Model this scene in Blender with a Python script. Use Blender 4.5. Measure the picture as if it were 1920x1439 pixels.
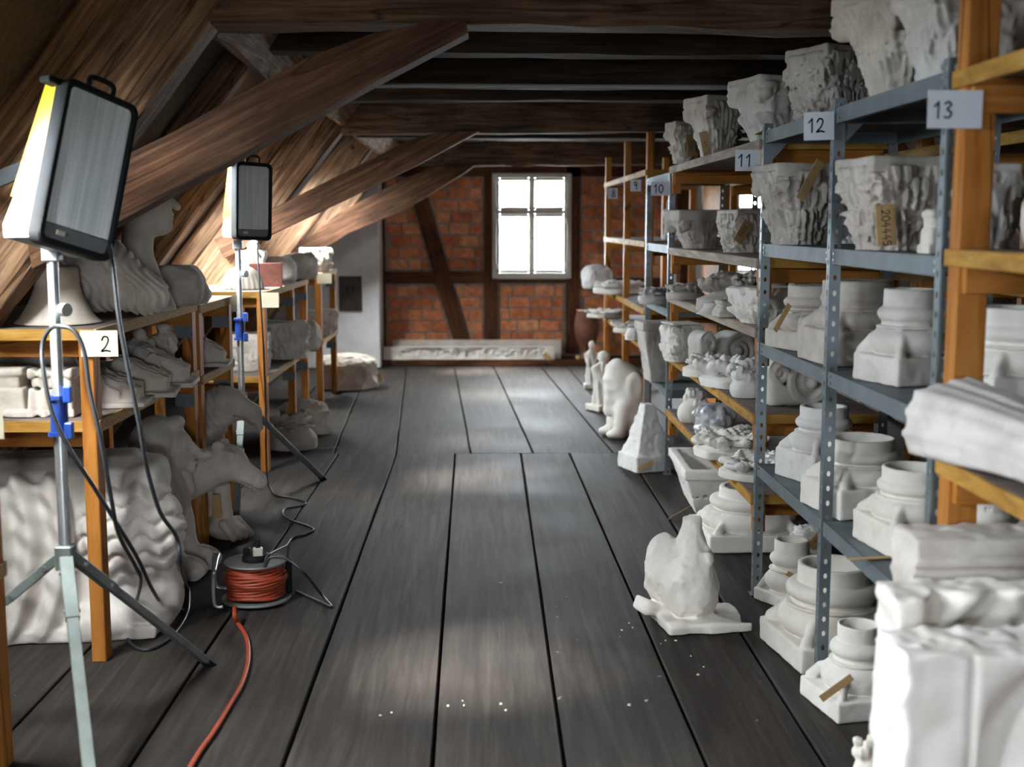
import bpy, bmesh, math, random
import numpy as np
from mathutils import Vector, Matrix, Euler
for o in list(bpy.data.objects): bpy.data.objects.remove(o)
PI = math.pi
scene = bpy.context.scene
COL = scene.collection
# ------------------------------------------------------------ camera
F = 2343.0; CAMH = 1.55; PITCH = 0.127104; YAW = 0.0232805
cd = bpy.data.cameras.new('camera'); cam = bpy.data.objects.new('camera', cd); COL.objects.link(cam)
cd.sensor_width = 36.0; cd.lens = F * 36.0 / 1920.0; cd.clip_start = 0.05; cd.clip_end = 200
cam.location = (0, 0, CAMH); cam.rotation_euler = (PI / 2 - PITCH, 0, -YAW)
cd.dof.use_dof = True; cd.dof.focus_distance = 5.3; cd.dof.aperture_fstop = 2.4
scene.camera = cam
# ------------------------------------------------------------ light: overcast daylight plus a veiled sun
WORLD = 95.0
w = bpy.data.worlds.new('world'); scene.world = w; w.use_nodes = True
nt_ = w.node_tree; bg = nt_.nodes['Background']; bg.inputs[1].default_value = WORLD
# overcast sky: zenith brighter than the horizon, darker ground below it
tc_ = nt_.nodes.new('ShaderNodeTexCoord'); sp_ = nt_.nodes.new('ShaderNodeSeparateXYZ'); nt_.links.new(tc_.outputs['Generated'], sp_.inputs[0])
mr_ = nt_.nodes.new('ShaderNodeMapRange'); mr_.inputs[1].default_value = -1.0; mr_.inputs[2].default_value = 1.0; nt_.links.new(sp_.outputs[2], mr_.inputs[0])
rp_ = nt_.nodes.new('ShaderNodeValToRGB'); el_ = rp_.color_ramp.elements; el_[0].position = 0.0; el_[0].color = (.14, .14, .13, 1); el_[1].position = 1.0; el_[1].color = (1.12, 1.12, 1.11, 1)
for p_, c_ in ((.44, (.17, .17, .16, 1)), (.485, (.40, .44, .48, 1)), (.52, (.45, .49, .54, 1))):
    e_ = el_.new(p_); e_.color = c_
nt_.links.new(mr_.outputs[0], rp_.inputs[0]); nt_.links.new(rp_.outputs[0], bg.inputs[0])
SUNDIR = Vector((1.70, 0.80, -1.80)).normalized()
sl = bpy.data.lights.new('sun', 'SUN'); sl.energy = 30.0; sl.angle = math.radians(12); sl.color = (1.0, 0.95, 0.86)
sun = bpy.data.objects.new('sun', sl); COL.objects.link(sun); sun.rotation_euler = SUNDIR.to_track_quat('-Z', 'Y').to_euler()
vs = scene.view_settings; vs.view_transform = 'Standard'; vs.look = 'None'; vs.gamma = 1.0; vs.use_curve_mapping = False; vs.exposure = 0.92
# roof slope frame: P0 on the inner face of the struts, U up the slope, N outward
SA = math.radians(51.8); P0 = Vector((-0.94, 0, 2.185)); U = Vector((math.cos(SA), 0, math.sin(SA))); N = Vector((-math.sin(SA), 0, math.cos(SA)))
MIRX = 1.6                                    # the roof is symmetric about x = MIRX
SKY_L = [(-1.2, -.78), (0.6, -.78), (2.05, -.78), (3.46, -.78), (6.75, -.78), (8.16, -1.02), (10.48, -.78), (12.4, -.78)]   # skylights along the left slope: y, height on the slope; the last is added to brighten the gable end
SKY_R = [(9.0, -.78)]
SKY_HS, SKY_HT = 0.21, 0.29
YB = 14.0                                     # inner face of the gable wall
WINF = (0.28, 0.80, 1.1, 1.75); YFR = -3.2   # window in the opposite gable, behind the viewer
WINS = [(0.135, 0.955, 0.955, 2.075), (2.42, 3.24, 0.955, 2.075)]
def slope(s, o, y, right=False):
    p = P0 + U * s + N * o
    return Vector((2 * MIRX - p.x if right else p.x, y, p.z))
def portal(loc, normal, sx, sy):
    l = bpy.data.lights.new('daylight_portal', 'AREA'); l.shape = 'RECTANGLE'; l.size = sx; l.size_y = sy; l.energy = 1
    l.cycles.is_portal = True
    o = bpy.data.objects.new('daylight_portal', l); COL.objects.link(o); o.location = loc
    o.rotation_euler = Vector(normal).to_track_quat('-Z', 'Y').to_euler()
for y, s_ in SKY_L: portal(slope(s_, 0.50, y), -N, 0.62, 0.46)
for y, s_ in SKY_R: portal(slope(s_, 0.50, y, True), Vector((N.x, 0, -N.z)), 0.62, 0.46)
for (x0, x1, z0, z1) in WINS: portal(((x0 + x1) / 2, YB + 0.22, (z0 + z1) / 2), (0, -1, 0), x1 - x0, z1 - z0)
portal((.54, YFR - .1, 1.425), (0, 1, 0), .52, .65)
# ------------------------------------------------------------ pixel helpers (frame 1920 x 1439)
_r = Vector((math.cos(YAW), -math.sin(YAW), 0)); _f = Vector((math.sin(YAW) * math.cos(PITCH), math.cos(YAW) * math.cos(PITCH), -math.sin(PITCH))); _u = _r.cross(_f)
def ray(px, py): return _r * ((px - 960) / F) + _u * ((719.5 - py) / F) + _f
def at(px, py, Y):
    d = ray(px, py); return d * (Y / d.y) + Vector((0, 0, CAMH))
def onz(px, py, z=0.0):
    d = ray(px, py); return d * ((z - CAMH) / d.z) + Vector((0, 0, CAMH))
# ------------------------------------------------------------ materials
MATS = {}
def ramp(nt, fac, stops):
    r = nt.nodes.new('ShaderNodeValToRGB'); e = r.color_ramp.elements
    while len(e) < len(stops): e.new(0.5)
    for i, (p, c) in enumerate(stops): e[i].position = p; e[i].color = (*c, 1)
    nt.links.new(fac, r.inputs[0]); return r.outputs[0]
def noise_n(nt, vec, scale, detail=4, rough=0.55, dist=0.0):
    n = nt.nodes.new('ShaderNodeTexNoise'); n.inputs['Scale'].default_value = scale; n.inputs['Detail'].default_value = detail
    n.inputs['Roughness'].default_value = rough; n.inputs['Distortion'].default_value = dist
    nt.links.new(vec, n.inputs['Vector']); return n.outputs['Fac']
def mapping(nt, sc, objspace=True, rnd=True):
    tc = nt.nodes.new('ShaderNodeTexCoord'); m = nt.nodes.new('ShaderNodeMapping'); m.inputs['Scale'].default_value = sc
    nt.links.new(tc.outputs['Object'], m.inputs[0])
    if rnd:
        oi = nt.nodes.new('ShaderNodeObjectInfo'); mu = nt.nodes.new('ShaderNodeMath'); mu.operation = 'MULTIPLY'; mu.inputs[1].default_value = 37.0
        nt.links.new(oi.outputs['Random'], mu.inputs[0])
        cx = nt.nodes.new('ShaderNodeCombineXYZ')
        for k in range(3): nt.links.new(mu.outputs[0], cx.inputs[k])
        nt.links.new(cx.outputs[0], m.inputs['Location'])
    return m.outputs[0]
def mixc(nt, fac, a, b, mode='MIX'):
    m = nt.nodes.new('ShaderNodeMix'); m.data_type = 'RGBA'; m.blend_type = mode
    if isinstance(fac, float): m.inputs[0].default_value = fac
    else: nt.links.new(fac, m.inputs[0])
    for i, v in ((6, a), (7, b)):
        if isinstance(v, tuple): m.inputs[i].default_value = (*v, 1)
        else: nt.links.new(v, m.inputs[i])
    return m.outputs[2]
def newmat(name):
    m = bpy.data.materials.new(name); m.use_nodes = True; nt = m.node_tree; b = nt.nodes['Principled BSDF']; MATS[name] = m
    return m, nt, b
def setb(nt, b, col=None, rough=0.6, metal=0.0, bump=None, bstr=0.3, bdist=0.01, spec=None):
    if col is not None:
        if isinstance(col, tuple): b.inputs['Base Color'].default_value = (*col, 1)
        else: nt.links.new(col, b.inputs['Base Color'])
    if isinstance(rough, float): b.inputs['Roughness'].default_value = rough
    else: nt.links.new(rough, b.inputs['Roughness'])
    b.inputs['Metallic'].default_value = metal
    if spec is not None: b.inputs['Specular IOR Level'].default_value = spec
    if bump is not None:
        bn = nt.nodes.new('ShaderNodeBump'); bn.inputs['Strength'].default_value = bstr; bn.inputs['Distance'].default_value = bdist
        nt.links.new(bump, bn.inputs['Height']); nt.links.new(bn.outputs[0], b.inputs['Normal'])
def m_simple(name, col, rough=0.6, metal=0.0, var=0.12, scale=30, spec=None, bstr=0.1):
    m, nt, b = newmat(name); v = mapping(nt, (1, 1, 1)); n = noise_n(nt, v, scale)
    c = ramp(nt, n, [(0.3, tuple(max(0, x * (1 - var)) for x in col)), (0.7, tuple(min(1, x * (1 + var)) for x in col))])
    setb(nt, b, c, rough, metal, n, bstr, 0.004, spec); return m
def m_wood(name, dark, mid, light, grain=(1.2, 22, 22), rough=0.75, bstr=0.5, spec=0.2, blotch=0.42, crack=True):
    m, nt, b = newmat(name)
    v = mapping(nt, grain); n = noise_n(nt, v, 2.2, 6, 0.62, 0.6)
    c = ramp(nt, n, [(0.28, dark), (0.5, mid), (0.74, light)])
    v2 = mapping(nt, (1, 1, 1)); n2 = noise_n(nt, v2, 2.3, 3)
    d2 = ramp(nt, n2, [(0.3, (blotch,) * 3), (0.65, (1, 1, 1))])
    c = mixc(nt, 1.0, c, d2, 'MULTIPLY')
    if crack:      # drying checks along the grain and a scatter of dark knots
        v3 = mapping(nt, (grain[0] * .35, grain[1] * .28, grain[2] * .28)); n3 = noise_n(nt, v3, 1.6, 2, 0.4, 0.3)
        k = ramp(nt, n3, [(0.488, (1, 1, 1)), (0.498, (.25, .22, .2)), (0.508, (1, 1, 1))]); c = mixc(nt, 1.0, c, k, 'MULTIPLY')
        vo = nt.nodes.new('ShaderNodeTexVoronoi'); vo.inputs['Scale'].default_value = 3.3; nt.links.new(v2, vo.inputs['Vector'])
        kk = ramp(nt, vo.outputs['Distance'], [(0.03, (.25, .2, .16)), (0.085, (1, 1, 1))]); c = mixc(nt, 1.0, c, kk, 'MULTIPLY')
    setb(nt, b, c, rough, 0.0, n, bstr, 0.006, spec); return m
def m_plaster(name, a, bcol, stain, rough=0.85):
    m, nt, b = newmat(name); v = mapping(nt, (1, 1, 1)); n = noise_n(nt, v, 9, 5, 0.6); n2 = noise_n(nt, v, 90, 3); n3 = noise_n(nt, v, 4.6, 6, 0.72, 0.5)
    c = ramp(nt, n, [(0.32, bcol), (0.62, a)])
    s = ramp(nt, n3, [(0.55, (0, 0, 0)), (0.74, (0.6, 0.6, 0.6))])
    c = mixc(nt, s, c, stain)
    oi = nt.nodes.new('ShaderNodeObjectInfo'); tint = ramp(nt, oi.outputs['Random'], [(0.0, (0.90, 0.87, 0.83)), (0.5, (1, 0.985, 0.96)), (1.0, (0.96, 0.97, 1.0))])
    c = mixc(nt, 1.0, c, tint, 'MULTIPLY')
    setb(nt, b, c, rough, 0.0, n2, 0.12, 0.004, 0.25); return m
m_plaster('plaster', (0.82, 0.80, 0.76), (0.72, 0.69, 0.64), (0.55, 0.48, 0.39))
m_plaster('plaster_aged', (0.70, 0.66, 0.60), (0.56, 0.51, 0.46), (0.40, 0.34, 0.28))
m_plaster('plaster_grey', (0.62, 0.58, 0.54), (0.46, 0.42, 0.38), (0.33, 0.28, 0.23))
m_plaster('plaster_dusty', (0.50, 0.45, 0.40), (0.36, 0.32, 0.28), (0.25, 0.21, 0.17))
m_plaster('wall_white', (0.80, 0.78, 0.77), (0.72, 0.70, 0.685), (0.55, 0.50, 0.45))
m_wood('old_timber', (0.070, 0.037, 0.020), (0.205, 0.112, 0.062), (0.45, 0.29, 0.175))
m_wood('collar_timber', (0.040, 0.022, 0.013), (0.120, 0.068, 0.040), (0.24, 0.15, 0.09))  # paler than the joists: light on the collar faces put into the colour
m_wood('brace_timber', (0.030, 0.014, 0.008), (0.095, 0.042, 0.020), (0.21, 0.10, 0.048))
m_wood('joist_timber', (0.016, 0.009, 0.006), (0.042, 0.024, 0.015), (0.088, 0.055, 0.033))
m_wood('gable_timber', (0.06, 0.021, 0.010), (0.135, 0.048, 0.020), (0.21, 0.082, 0.035), grain=(1.5, 16, 16))
m_wood('pine', (0.30, 0.100, 0.017), (0.44, 0.170, 0.034), (0.55, 0.25, 0.065), grain=(0.8, 9, 9), rough=0.62, bstr=0.12, spec=0.12, blotch=0.8)
m_wood('yellow_edge', (0.25, 0.125, 0.022), (0.42, 0.215, 0.040), (0.55, 0.32, 0.085), grain=(3, 14, 14), rough=0.7, bstr=0.3, blotch=0.75, crack=False)
m_wood('grey_board', (0.22, 0.17, 0.13), (0.36, 0.29, 0.23), (0.48, 0.41, 0.34), grain=(1.5, 14, 14), rough=0.8, bstr=0.3, blotch=0.75, crack=False)
m_wood('shelf_board', (0.15, 0.115, 0.105), (0.21, 0.165, 0.15), (0.30, 0.25, 0.23), grain=(6, 8, 8), rough=0.8, bstr=0.1, blotch=0.8, crack=False)
m_wood('chipboard', (0.26, 0.15, 0.06), (0.44, 0.28, 0.13), (0.62, 0.46, 0.27), grain=(30, 60, 60), rough=0.85, bstr=0.5, blotch=0.85, crack=False)
m_simple('rack_metal', (0.20, 0.235, 0.255), 0.45, 0.55, 0.14, 14)
m_simple('rack_shelf_metal', (0.14, 0.165, 0.18), 0.58, 0.2, 0.16, 9)
m_simple('bracket_metal', (0.13, 0.145, 0.155), 0.5, 0.4)
m_simple('galvanised', (0.55, 0.58, 0.58), 0.33, 0.85, 0.12, 25)
m_simple('leg_steel', (0.17, 0.195, 0.185), 0.55, 0.3, 0.15, 18)
m_simple('yellow_plastic', (0.62, 0.40, 0.008), 0.4, 0, 0.06)
m_simple('white_plastic', (0.55, 0.50, 0.40), 0.4, 0, 0.04)
m_simple('grey_plastic', (0.16, 0.17, 0.175), 0.5, 0, 0.08)
m_simple('black_rubber', (0.010, 0.011, 0.012), 0.65, 0, 0.2, 30, 0.15)
m_simple('cable_black', (0.02, 0.022, 0.026), 0.4, 0, 0.2)
m_simple('blue_plastic', (0.012, 0.045, 0.23), 0.35, 0, 0.1)
m_simple('orange_cable', (0.33, 0.050, 0.020), 0.5, 0, 0.2, 60)
m_simple('reel_metal', (0.20, 0.20, 0.20), 0.5, 0.4, 0.2)
m_simple('window_paint', (0.52, 0.505, 0.46), 0.55, 0, 0.07, 12)
m_simple('mortar', (0.27, 0.25, 0.225), 0.95, 0, 0.35, 16, bstr=0.8)
m_simple('terracotta', (0.17, 0.062, 0.032), 0.6, 0, 0.35, 9)
m_simple('cardboard', (0.50, 0.325, 0.15), 0.8, 0, 0.10, 20)
m_simple('paper', (0.62, 0.65, 0.70), 0.8, 0, 0.04, 8)
m_simple('paper_cream', (0.60, 0.54, 0.40), 0.8, 0, 0.04, 8)
m_simple('ink', (0.015, 0.016, 0.03), 0.6, 0, 0.1)
m_simple('sepia_ink', (0.09, 0.045, 0.02), 0.7, 0, 0.1)
m_simple('dark_void', (0.02, 0.017, 0.014), 0.95, 0, 0.2)
m_simple('roof_board', (0.045, 0.028, 0.018), 0.85, 0, 0.45, 6)
m_simple('straw_clay', (0.075, 0.05, 0.03), 0.95, 0, 0.35, 40, bstr=0.9)
m_simple('dark_red_cloth', (0.09, 0.025, 0.018), 0.85, 0, 0.3)
m_simple('hatch_iron', (0.055, 0.042, 0.032), 0.6, 0.2, 0.35, 12)
m_simple('yellow_foam', (0.75, 0.58, 0.10), 0.7, 0, 0.1)
m_simple('string', (0.45, 0.33, 0.17), 0.9, 0, 0.1)
m_simple('dark_steel', (0.03, 0.032, 0.034), 0.9, 0.0, 0.1, 30, 0.05)
m_simple('pipe_grey', (0.42, 0.44, 0.45), 0.4, 0.2, 0.05)
def m_brick():
    m, nt, b = newmat('brick'); v = mapping(nt, (1, 1, 1)); n = noise_n(nt, v, 14, 5, 0.65)
    oi = nt.nodes.new('ShaderNodeObjectInfo')
    c1 = ramp(nt, oi.outputs['Random'], [(0.0, (0.48, 0.16, 0.075)), (0.35, (0.64, 0.235, 0.115)), (0.7, (0.72, 0.29, 0.145)), (1.0, (0.74, 0.36, 0.20))])
    d = ramp(nt, n, [(0.3, (0.55, 0.5, 0.46)), (0.65, (1.12, 1.1, 1.06))]); c = mixc(nt, 1.0, c1, d, 'MULTIPLY')
    wv = nt.nodes.new('ShaderNodeTexWave'); wv.inputs['Scale'].default_value = 16; wv.inputs['Distortion'].default_value = 1.0
    tc = nt.nodes.new('ShaderNodeTexCoord'); nt.links.new(tc.outputs['Object'], wv.inputs['Vector'])
    hb = nt.nodes.new('ShaderNodeMath'); hb.operation = 'ADD'; nt.links.new(wv.outputs['Fac'], hb.inputs[0]); nt.links.new(n, hb.inputs[1])
    setb(nt, b, c, 0.9, 0, hb.outputs[0], 0.35, 0.006, 0.2)
m_brick()
def m_floor():
    m, nt, b = newmat('floor_plank'); v = mapping(nt, (16, 0.8, 16)); n = noise_n(nt, v, 2.0, 7, 0.62, 0.5)
    v2 = mapping(nt, (1.0, 1.0, 1.0)); n2 = noise_n(nt, v2, 1.7, 4, 0.6); n3 = noise_n(nt, v2, 22, 2, 0.5); n4 = noise_n(nt, v2, 1.1, 2)
    c = ramp(nt, n, [(0.22, (0.022, 0.0185, 0.0166)), (0.5, (0.044, 0.038, 0.0345)), (0.8, (0.078, 0.069, 0.0625))])
    d = ramp(nt, n2, [(0.3, (0.62, 0.61, 0.62)), (0.7, (1.1, 1.08, 1.05))]); c = mixc(nt, 1.0, c, d, 'MULTIPLY')
    # plaster dust trodden into the boards: small chalky specks where dust has gathered
    sp = ramp(nt, n3, [(0.735, (0, 0, 0)), (0.775, (1, 1, 1))]); ar = ramp(nt, n4, [(0.55, (0, 0, 0)), (0.66, (0.8, 0.8, 0.8))])
    s = mixc(nt, 1.0, sp, ar, 'MULTIPLY'); c = mixc(nt, s, c, (0.55, 0.54, 0.52))
    r = ramp(nt, n2, [(0.3, (0.60,) * 3), (0.7, (0.74,) * 3)])
    setb(nt, b, c, r, 0, n, 0.35, 0.004, 0.10)
m_floor()
def m_glass(name, tint, gl, rough=0.02):
    m = bpy.data.materials.new(name); m.use_nodes = True; nt = m.node_tree; nt.nodes.clear(); MATS[name] = m
    out = nt.nodes.new('ShaderNodeOutputMaterial'); t = nt.nodes.new('ShaderNodeBsdfTransparent'); t.inputs[0].default_value = (*tint, 1)
    g = nt.nodes.new('ShaderNodeBsdfGlossy'); g.inputs['Roughness'].default_value = rough; mx = nt.nodes.new('ShaderNodeMixShader'); mx.inputs[0].default_value = gl
    tc = nt.nodes.new('ShaderNodeTexCoord'); n = noise_n(nt, tc.outputs['Object'], 3.0, 2); bn = nt.nodes.new('ShaderNodeBump'); bn.inputs['Strength'].default_value = 0.02
    nt.links.new(n, bn.inputs['Height']); nt.links.new(bn.outputs[0], g.inputs['Normal'])
    nt.links.new(t.outputs[0], mx.inputs[1]); nt.links.new(g.outputs[0], mx.inputs[2]); nt.links.new(mx.outputs[0], out.inputs[0])
m_glass('window_glass', (0.95, 0.97, 0.97), 0.06)
m_wood('lens_glass', (0.52, 0.57, 0.57), (0.70, 0.75, 0.75), (0.92, 0.95, 0.95), grain=(24, 24, 0.9), rough=0.28, bstr=0.1, spec=0.5, blotch=0.85, crack=False)
m_simple('clear_film', (0.42, 0.42, 0.44), 0.18, 0.0, 0.3, 12, 0.8)
m_simple('reflector', (0.50, 0.53, 0.53), 0.35, 0.3, 0.1)
# ------------------------------------------------------------ mesh helpers
class MB:
    def __init__(s): s.v = []; s.f = []
    def add(s, vs, fs):
        o = len(s.v); s.v += [tuple(v) for v in vs]; s.f += [tuple(i + o for i in f) for f in fs]; return s
    def box(s, c, d, rot=None, ch=0.0):
        hx, hy, hz = d[0] / 2, d[1] / 2, d[2] / 2
        if ch <= 0:
            vs = [Vector((x, y, z)) for z in (-hz, hz) for y in (-hy, hy) for x in (-hx, hx)]
            fs = [(0, 2, 3, 1), (4, 5, 7, 6), (0, 1, 5, 4), (2, 6, 7, 3), (0, 4, 6, 2), (1, 3, 7, 5)]
        else:
            bm = bmesh.new(); bmesh.ops.create_cube(bm, size=1.0)
            for v in bm.verts: v.co = Vector((v.co.x * d[0], v.co.y * d[1], v.co.z * d[2]))
            bmesh.ops.bevel(bm, geom=list(bm.edges), offset=min(ch, hx * .9, hy * .9, hz * .9), segments=1, affect='EDGES')
            bm.verts.index_update(); vs = [v.co.copy() for v in bm.verts]; fs = [tuple(v.index for v in f.verts) for f in bm.faces]; bm.free()
        if rot is not None:
            R = rot if isinstance(rot, Matrix) else Euler(rot).to_matrix()
            vs = [R @ v for v in vs]
        c = Vector(c); return s.add([v + c for v in vs], fs)
    def prism(s, pts, axis, a, b):
        n = len(pts)
        def mk(p, t):
            return {'x': (t, p[0], p[1]), 'y': (p[0], t, p[1]), 'z': (p[0], p[1], t)}[axis]
        vs = [mk(p, a) for p in pts] + [mk(p, b) for p in pts]
        fs = [tuple(range(n)), tuple(range(2 * n - 1, n - 1, -1))] + [(i, i + n, (i + 1) % n + n, (i + 1) % n) for i in range(n)]
        return s.add(vs, fs)
    def tube(s, path, r, n=8, caps=True):
        path = [Vector(p) for p in path]; m = len(path); rr = r if isinstance(r, (list, tuple)) else [r] * m
        vs = []; prev = None
        for i, p in enumerate(path):
            t = (path[min(i + 1, m - 1)] - path[max(i - 1, 0)]).normalized()
            if prev is None:
                a = Vector((0, 0, 1)) if abs(t.z) < 0.9 else Vector((1, 0, 0)); x = t.cross(a).normalized()
            else:
                x = (prev - t * prev.dot(t)); x = x.normalized() if x.length > 1e-6 else t.orthogonal().normalized()
            prev = x; y = t.cross(x)
            vs += [p + (x * math.cos(2 * PI * k / n) + y * math.sin(2 * PI * k / n)) * rr[i] for k in range(n)]
        fs = [(i * n + k, i * n + (k + 1) % n, (i + 1) * n + (k + 1) % n, (i + 1) * n + k) for i in range(m - 1) for k in range(n)]
        if caps: fs += [tuple(range(n - 1, -1, -1)), tuple(range((m - 1) * n, m * n))]
        return s.add(vs, fs)
    def lathe(s, prof, n=32, c=(0, 0, 0)):
        m = len(prof); c = Vector(c)
        vs = [c + Vector((r * math.cos(2 * PI * k / n), r * math.sin(2 * PI * k / n), z)) for (r, z) in prof for k in range(n)]
        fs = [(i * n + k, i * n + (k + 1) % n, (i + 1) * n + (k + 1) % n, (i + 1) * n + k) for i in range(m - 1) for k in range(n)]
        fs += [tuple(range(n - 1, -1, -1)), tuple(range((m - 1) * n, m * n))]
        return s.add(vs, fs)
    def mesh(s, name, mat, smooth=False):
        me = bpy.data.meshes.new(name); me.from_pydata(s.v, [], s.f)
        bm = bmesh.new(); bm.from_mesh(me); bmesh.ops.recalc_face_normals(bm, faces=bm.faces); bm.to_mesh(me); bm.free()
        if mat: me.materials.append(MATS[mat])
        if smooth: me.polygons.foreach_set('use_smooth', [True] * len(me.polygons))
        return me
    def build(s, name, mat, parent=None, loc=(0, 0, 0), rot=(0, 0, 0), smooth=False):
        return link(name, s.mesh(name, mat, smooth), parent, loc, rot)
def link(name, me, parent=None, loc=(0, 0, 0), rot=(0, 0, 0)):
    o = bpy.data.objects.new(name, me); COL.objects.link(o)
    if parent: o.parent = parent
    o.location = loc; o.rotation_euler = rot; return o
def smooth_angle(o, deg=35):
    me = o.data; me.polygons.foreach_set('use_smooth', [True] * len(me.polygons)); me.set_sharp_from_angle(angle=math.radians(deg)); return o
def tagp(o, label=None, cat=None, group=None, kind=None):
    if label: o['label'] = label
    if cat: o['category'] = cat
    if group: o['group'] = group
    if kind: o['kind'] = kind
    return o
def thing(name, label, cat, loc=(0, 0, 0), rz=0.0, group=None):
    o = bpy.data.objects.new(name, None); o.empty_display_size = 0.1; COL.objects.link(o); o.location = loc; o.rotation_euler = (0, 0, rz)
    return tagp(o, label, cat, group)
def catmull(pts, n=8):
    pts = [Vector(p) for p in pts]; q = [pts[0] * 2 - pts[1]] + pts + [pts[-1] * 2 - pts[-2]]; out = []
    for i in range(1, len(q) - 2):
        for k in range(n):
            t = k / n; a, b, c, d = q[i - 1], q[i], q[i + 1], q[i + 2]
            out.append(0.5 * ((2 * b) + (c - a) * t + (2 * a - 5 * b + 4 * c - d) * t * t + (3 * b - a - 3 * c + d) * t ** 3))
    out.append(pts[-1]); return out
def timber(L, w, h, seed, wob=0.006, seg=None):
    """an old hand-hewn beam, length along x from 0 to L, section w (y) by h (z), slightly uneven"""
    rnd = random.Random(seed); seg = seg or max(4, int(L / 0.22)); ph = [rnd.uniform(0, 6.28) for _ in range(8)]
    c = 0.018; base = [(-w / 2 + c, -h / 2), (w / 2 - c, -h / 2), (w / 2, -h / 2 + c), (w / 2, h / 2 - c), (w / 2 - c, h / 2), (-w / 2 + c, h / 2), (-w / 2, h / 2 - c), (-w / 2, -h / 2 + c)]
    mb = MB(); vs = []
    for i in range(seg + 1):
        x = L * i / seg
        dy = wob * 1.3 * math.sin(x * 1.3 + ph[0]) ; dz = wob * 1.3 * math.sin(x * 1.1 + ph[1])
        for k, (a, b) in enumerate(base):
            j = rnd.uniform(-wob, wob) * 0.7
            vs.append((x, a + dy + j, b + dz + rnd.uniform(-wob, wob) * 0.7))
    fs = [(i * 8 + k, i * 8 + (k + 1) % 8, (i + 1) * 8 + (k + 1) % 8, (i + 1) * 8 + k) for i in range(seg) for k in range(8)]
    fs += [tuple(range(7, -1, -1)), tuple(range(seg * 8, seg * 8 + 8))]
    return mb.add(vs, fs)
def timber_between(name, a, b, w, h, mat, seed, parent=None, wob=0.006, up=(0, 0, 1)):
    a, b = Vector(a), Vector(b); d = b - a; x = d.normalized(); z = Vector(up); z = (z - x * z.dot(x)).normalized(); y = z.cross(x)
    M = Matrix((x, y, z)).transposed()
    return timber(d.length, w, h, seed, wob).build(name, mat, parent, a, M.to_euler())
def board(name, d, mat, parent, c, rot=(0, 0, 0), ch=0.002):
    return MB().box((0, 0, 0), d, None, ch).build(name, mat, parent, c, rot)
def stick(name, a, b, w, h, mat, parent, ch=0.002, up=(0, 0, 1)):
    """squared stick whose length is its own x axis (so that the grain follows it)"""
    a, b = Vector(a), Vector(b); d = b - a; x = d.normalized(); z = Vector(up)
    if abs(z.dot(x)) > 0.95: z = Vector((0, 1, 0))
    z = (z - x * z.dot(x)).normalized(); y = z.cross(x); M = Matrix((x, y, z)).transposed()
    return MB().box((d.length / 2, 0, 0), (d.length, w, h), None, ch).build(name, mat, parent, a, M.to_euler())
# ------------------------------------------------------------ floor
fl = MB().box((1.6, 5.4, -0.06), (9.9, 17.6, 0.05)).build('floor', 'dark_void'); tagp(fl, 'worn dark grey wooden plank floor of the attic', 'floor', kind='structure')
def plank(x0a, x0b, x1a, x1b, ya, yb, seed):
    rnd = random.Random(seed); n = 14; g = 0.0045; th = 0.03; L, R = [], []
    top = rnd.uniform(-0.003, 0.0)
    for i in range(n + 1):
        t = i / n; y = ya + (yb - ya) * t
        L.append((x0a + (x0b - x0a) * t + g + abs(rnd.gauss(0, 0.0018)), y)); R.append((x1a + (x1b - x1a) * t - g - abs(rnd.gauss(0, 0.0018)), y))
    cx = (x0a + x0b + x1a + x1b) / 4; cy = (ya + yb) / 2; c = 0.003; vs = []
    for (lx, ly), (rx, ry) in zip(L, R):
        for (x, z) in ((lx, -th), (lx, top - c), (lx + c, top), (rx - c, top), (rx, top - c), (rx, -th)): vs.append((x - cx, ly - cy, z))
    fs = [(i * 6 + k, (i + 1) * 6 + k, (i + 1) * 6 + (k + 1) % 6, i * 6 + (k + 1) % 6) for i in range(n) for k in range(6)]
    fs += [tuple(range(6)), tuple(range(n * 6 + 5, n * 6 - 1, -1))]
    MB().add(vs, fs).build('plank', 'floor_plank', fl, (cx, cy, 0))
near = [(-3.3, -3.3), (-2.80, -2.78), (-2.34, -2.32), (-1.90, -1.88), (-1.46, -1.43), (-1.024, -0.985), (-0.58, -0.59), (-0.15, -0.192), (0.233, 0.256), (0.644, 0.588), (0.984, 0.985), (1.42, 1.42), (1.86, 1.85), (2.3, 2.3), (2.75, 2.76), (3.2, 3.2), (3.64, 3.65), (4.1, 4.1), (4.55, 4.55), (5.0, 5.0), (5.45, 5.45), (5.95, 5.95)]
YA, YJ, YF = YFR, 8.39, 13.96
def ext(a, b): return a + (b - a) * (YA - 3.43) / (8.39 - 3.43)
for i in range(len(near) - 1):
    (a0, b0), (a1, b1) = near[i], near[i + 1]
    plank(ext(a0, b0), b0, ext(a1, b1), b1, YA, YJ - 0.004, 100 + i)
far = [(-3.3, -3.3), (-2.80, -3.0), (-2.35, -2.6), (-1.90, -2.15), (-1.46, -1.70), (-1.02, -1.26), (-0.595, -0.85), (-0.085, -0.33), (0.341, 0.103), (0.886, 0.616), (1.09, 0.905), (1.55, 1.34), (2.0, 1.8), (2.45, 2.25), (2.9, 2.7), (3.35, 3.15), (3.8, 3.6), (4.3, 4.1), (4.8, 4.6), (5.3, 5.1), (5.95, 5.95)]
for i in range(len(far) - 1):
    (a0, b0), (a1, b1) = far[i], far[i + 1]
    plank(a0, b0, a1, b1, YJ + 0.004, YF, 200 + i)
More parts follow.
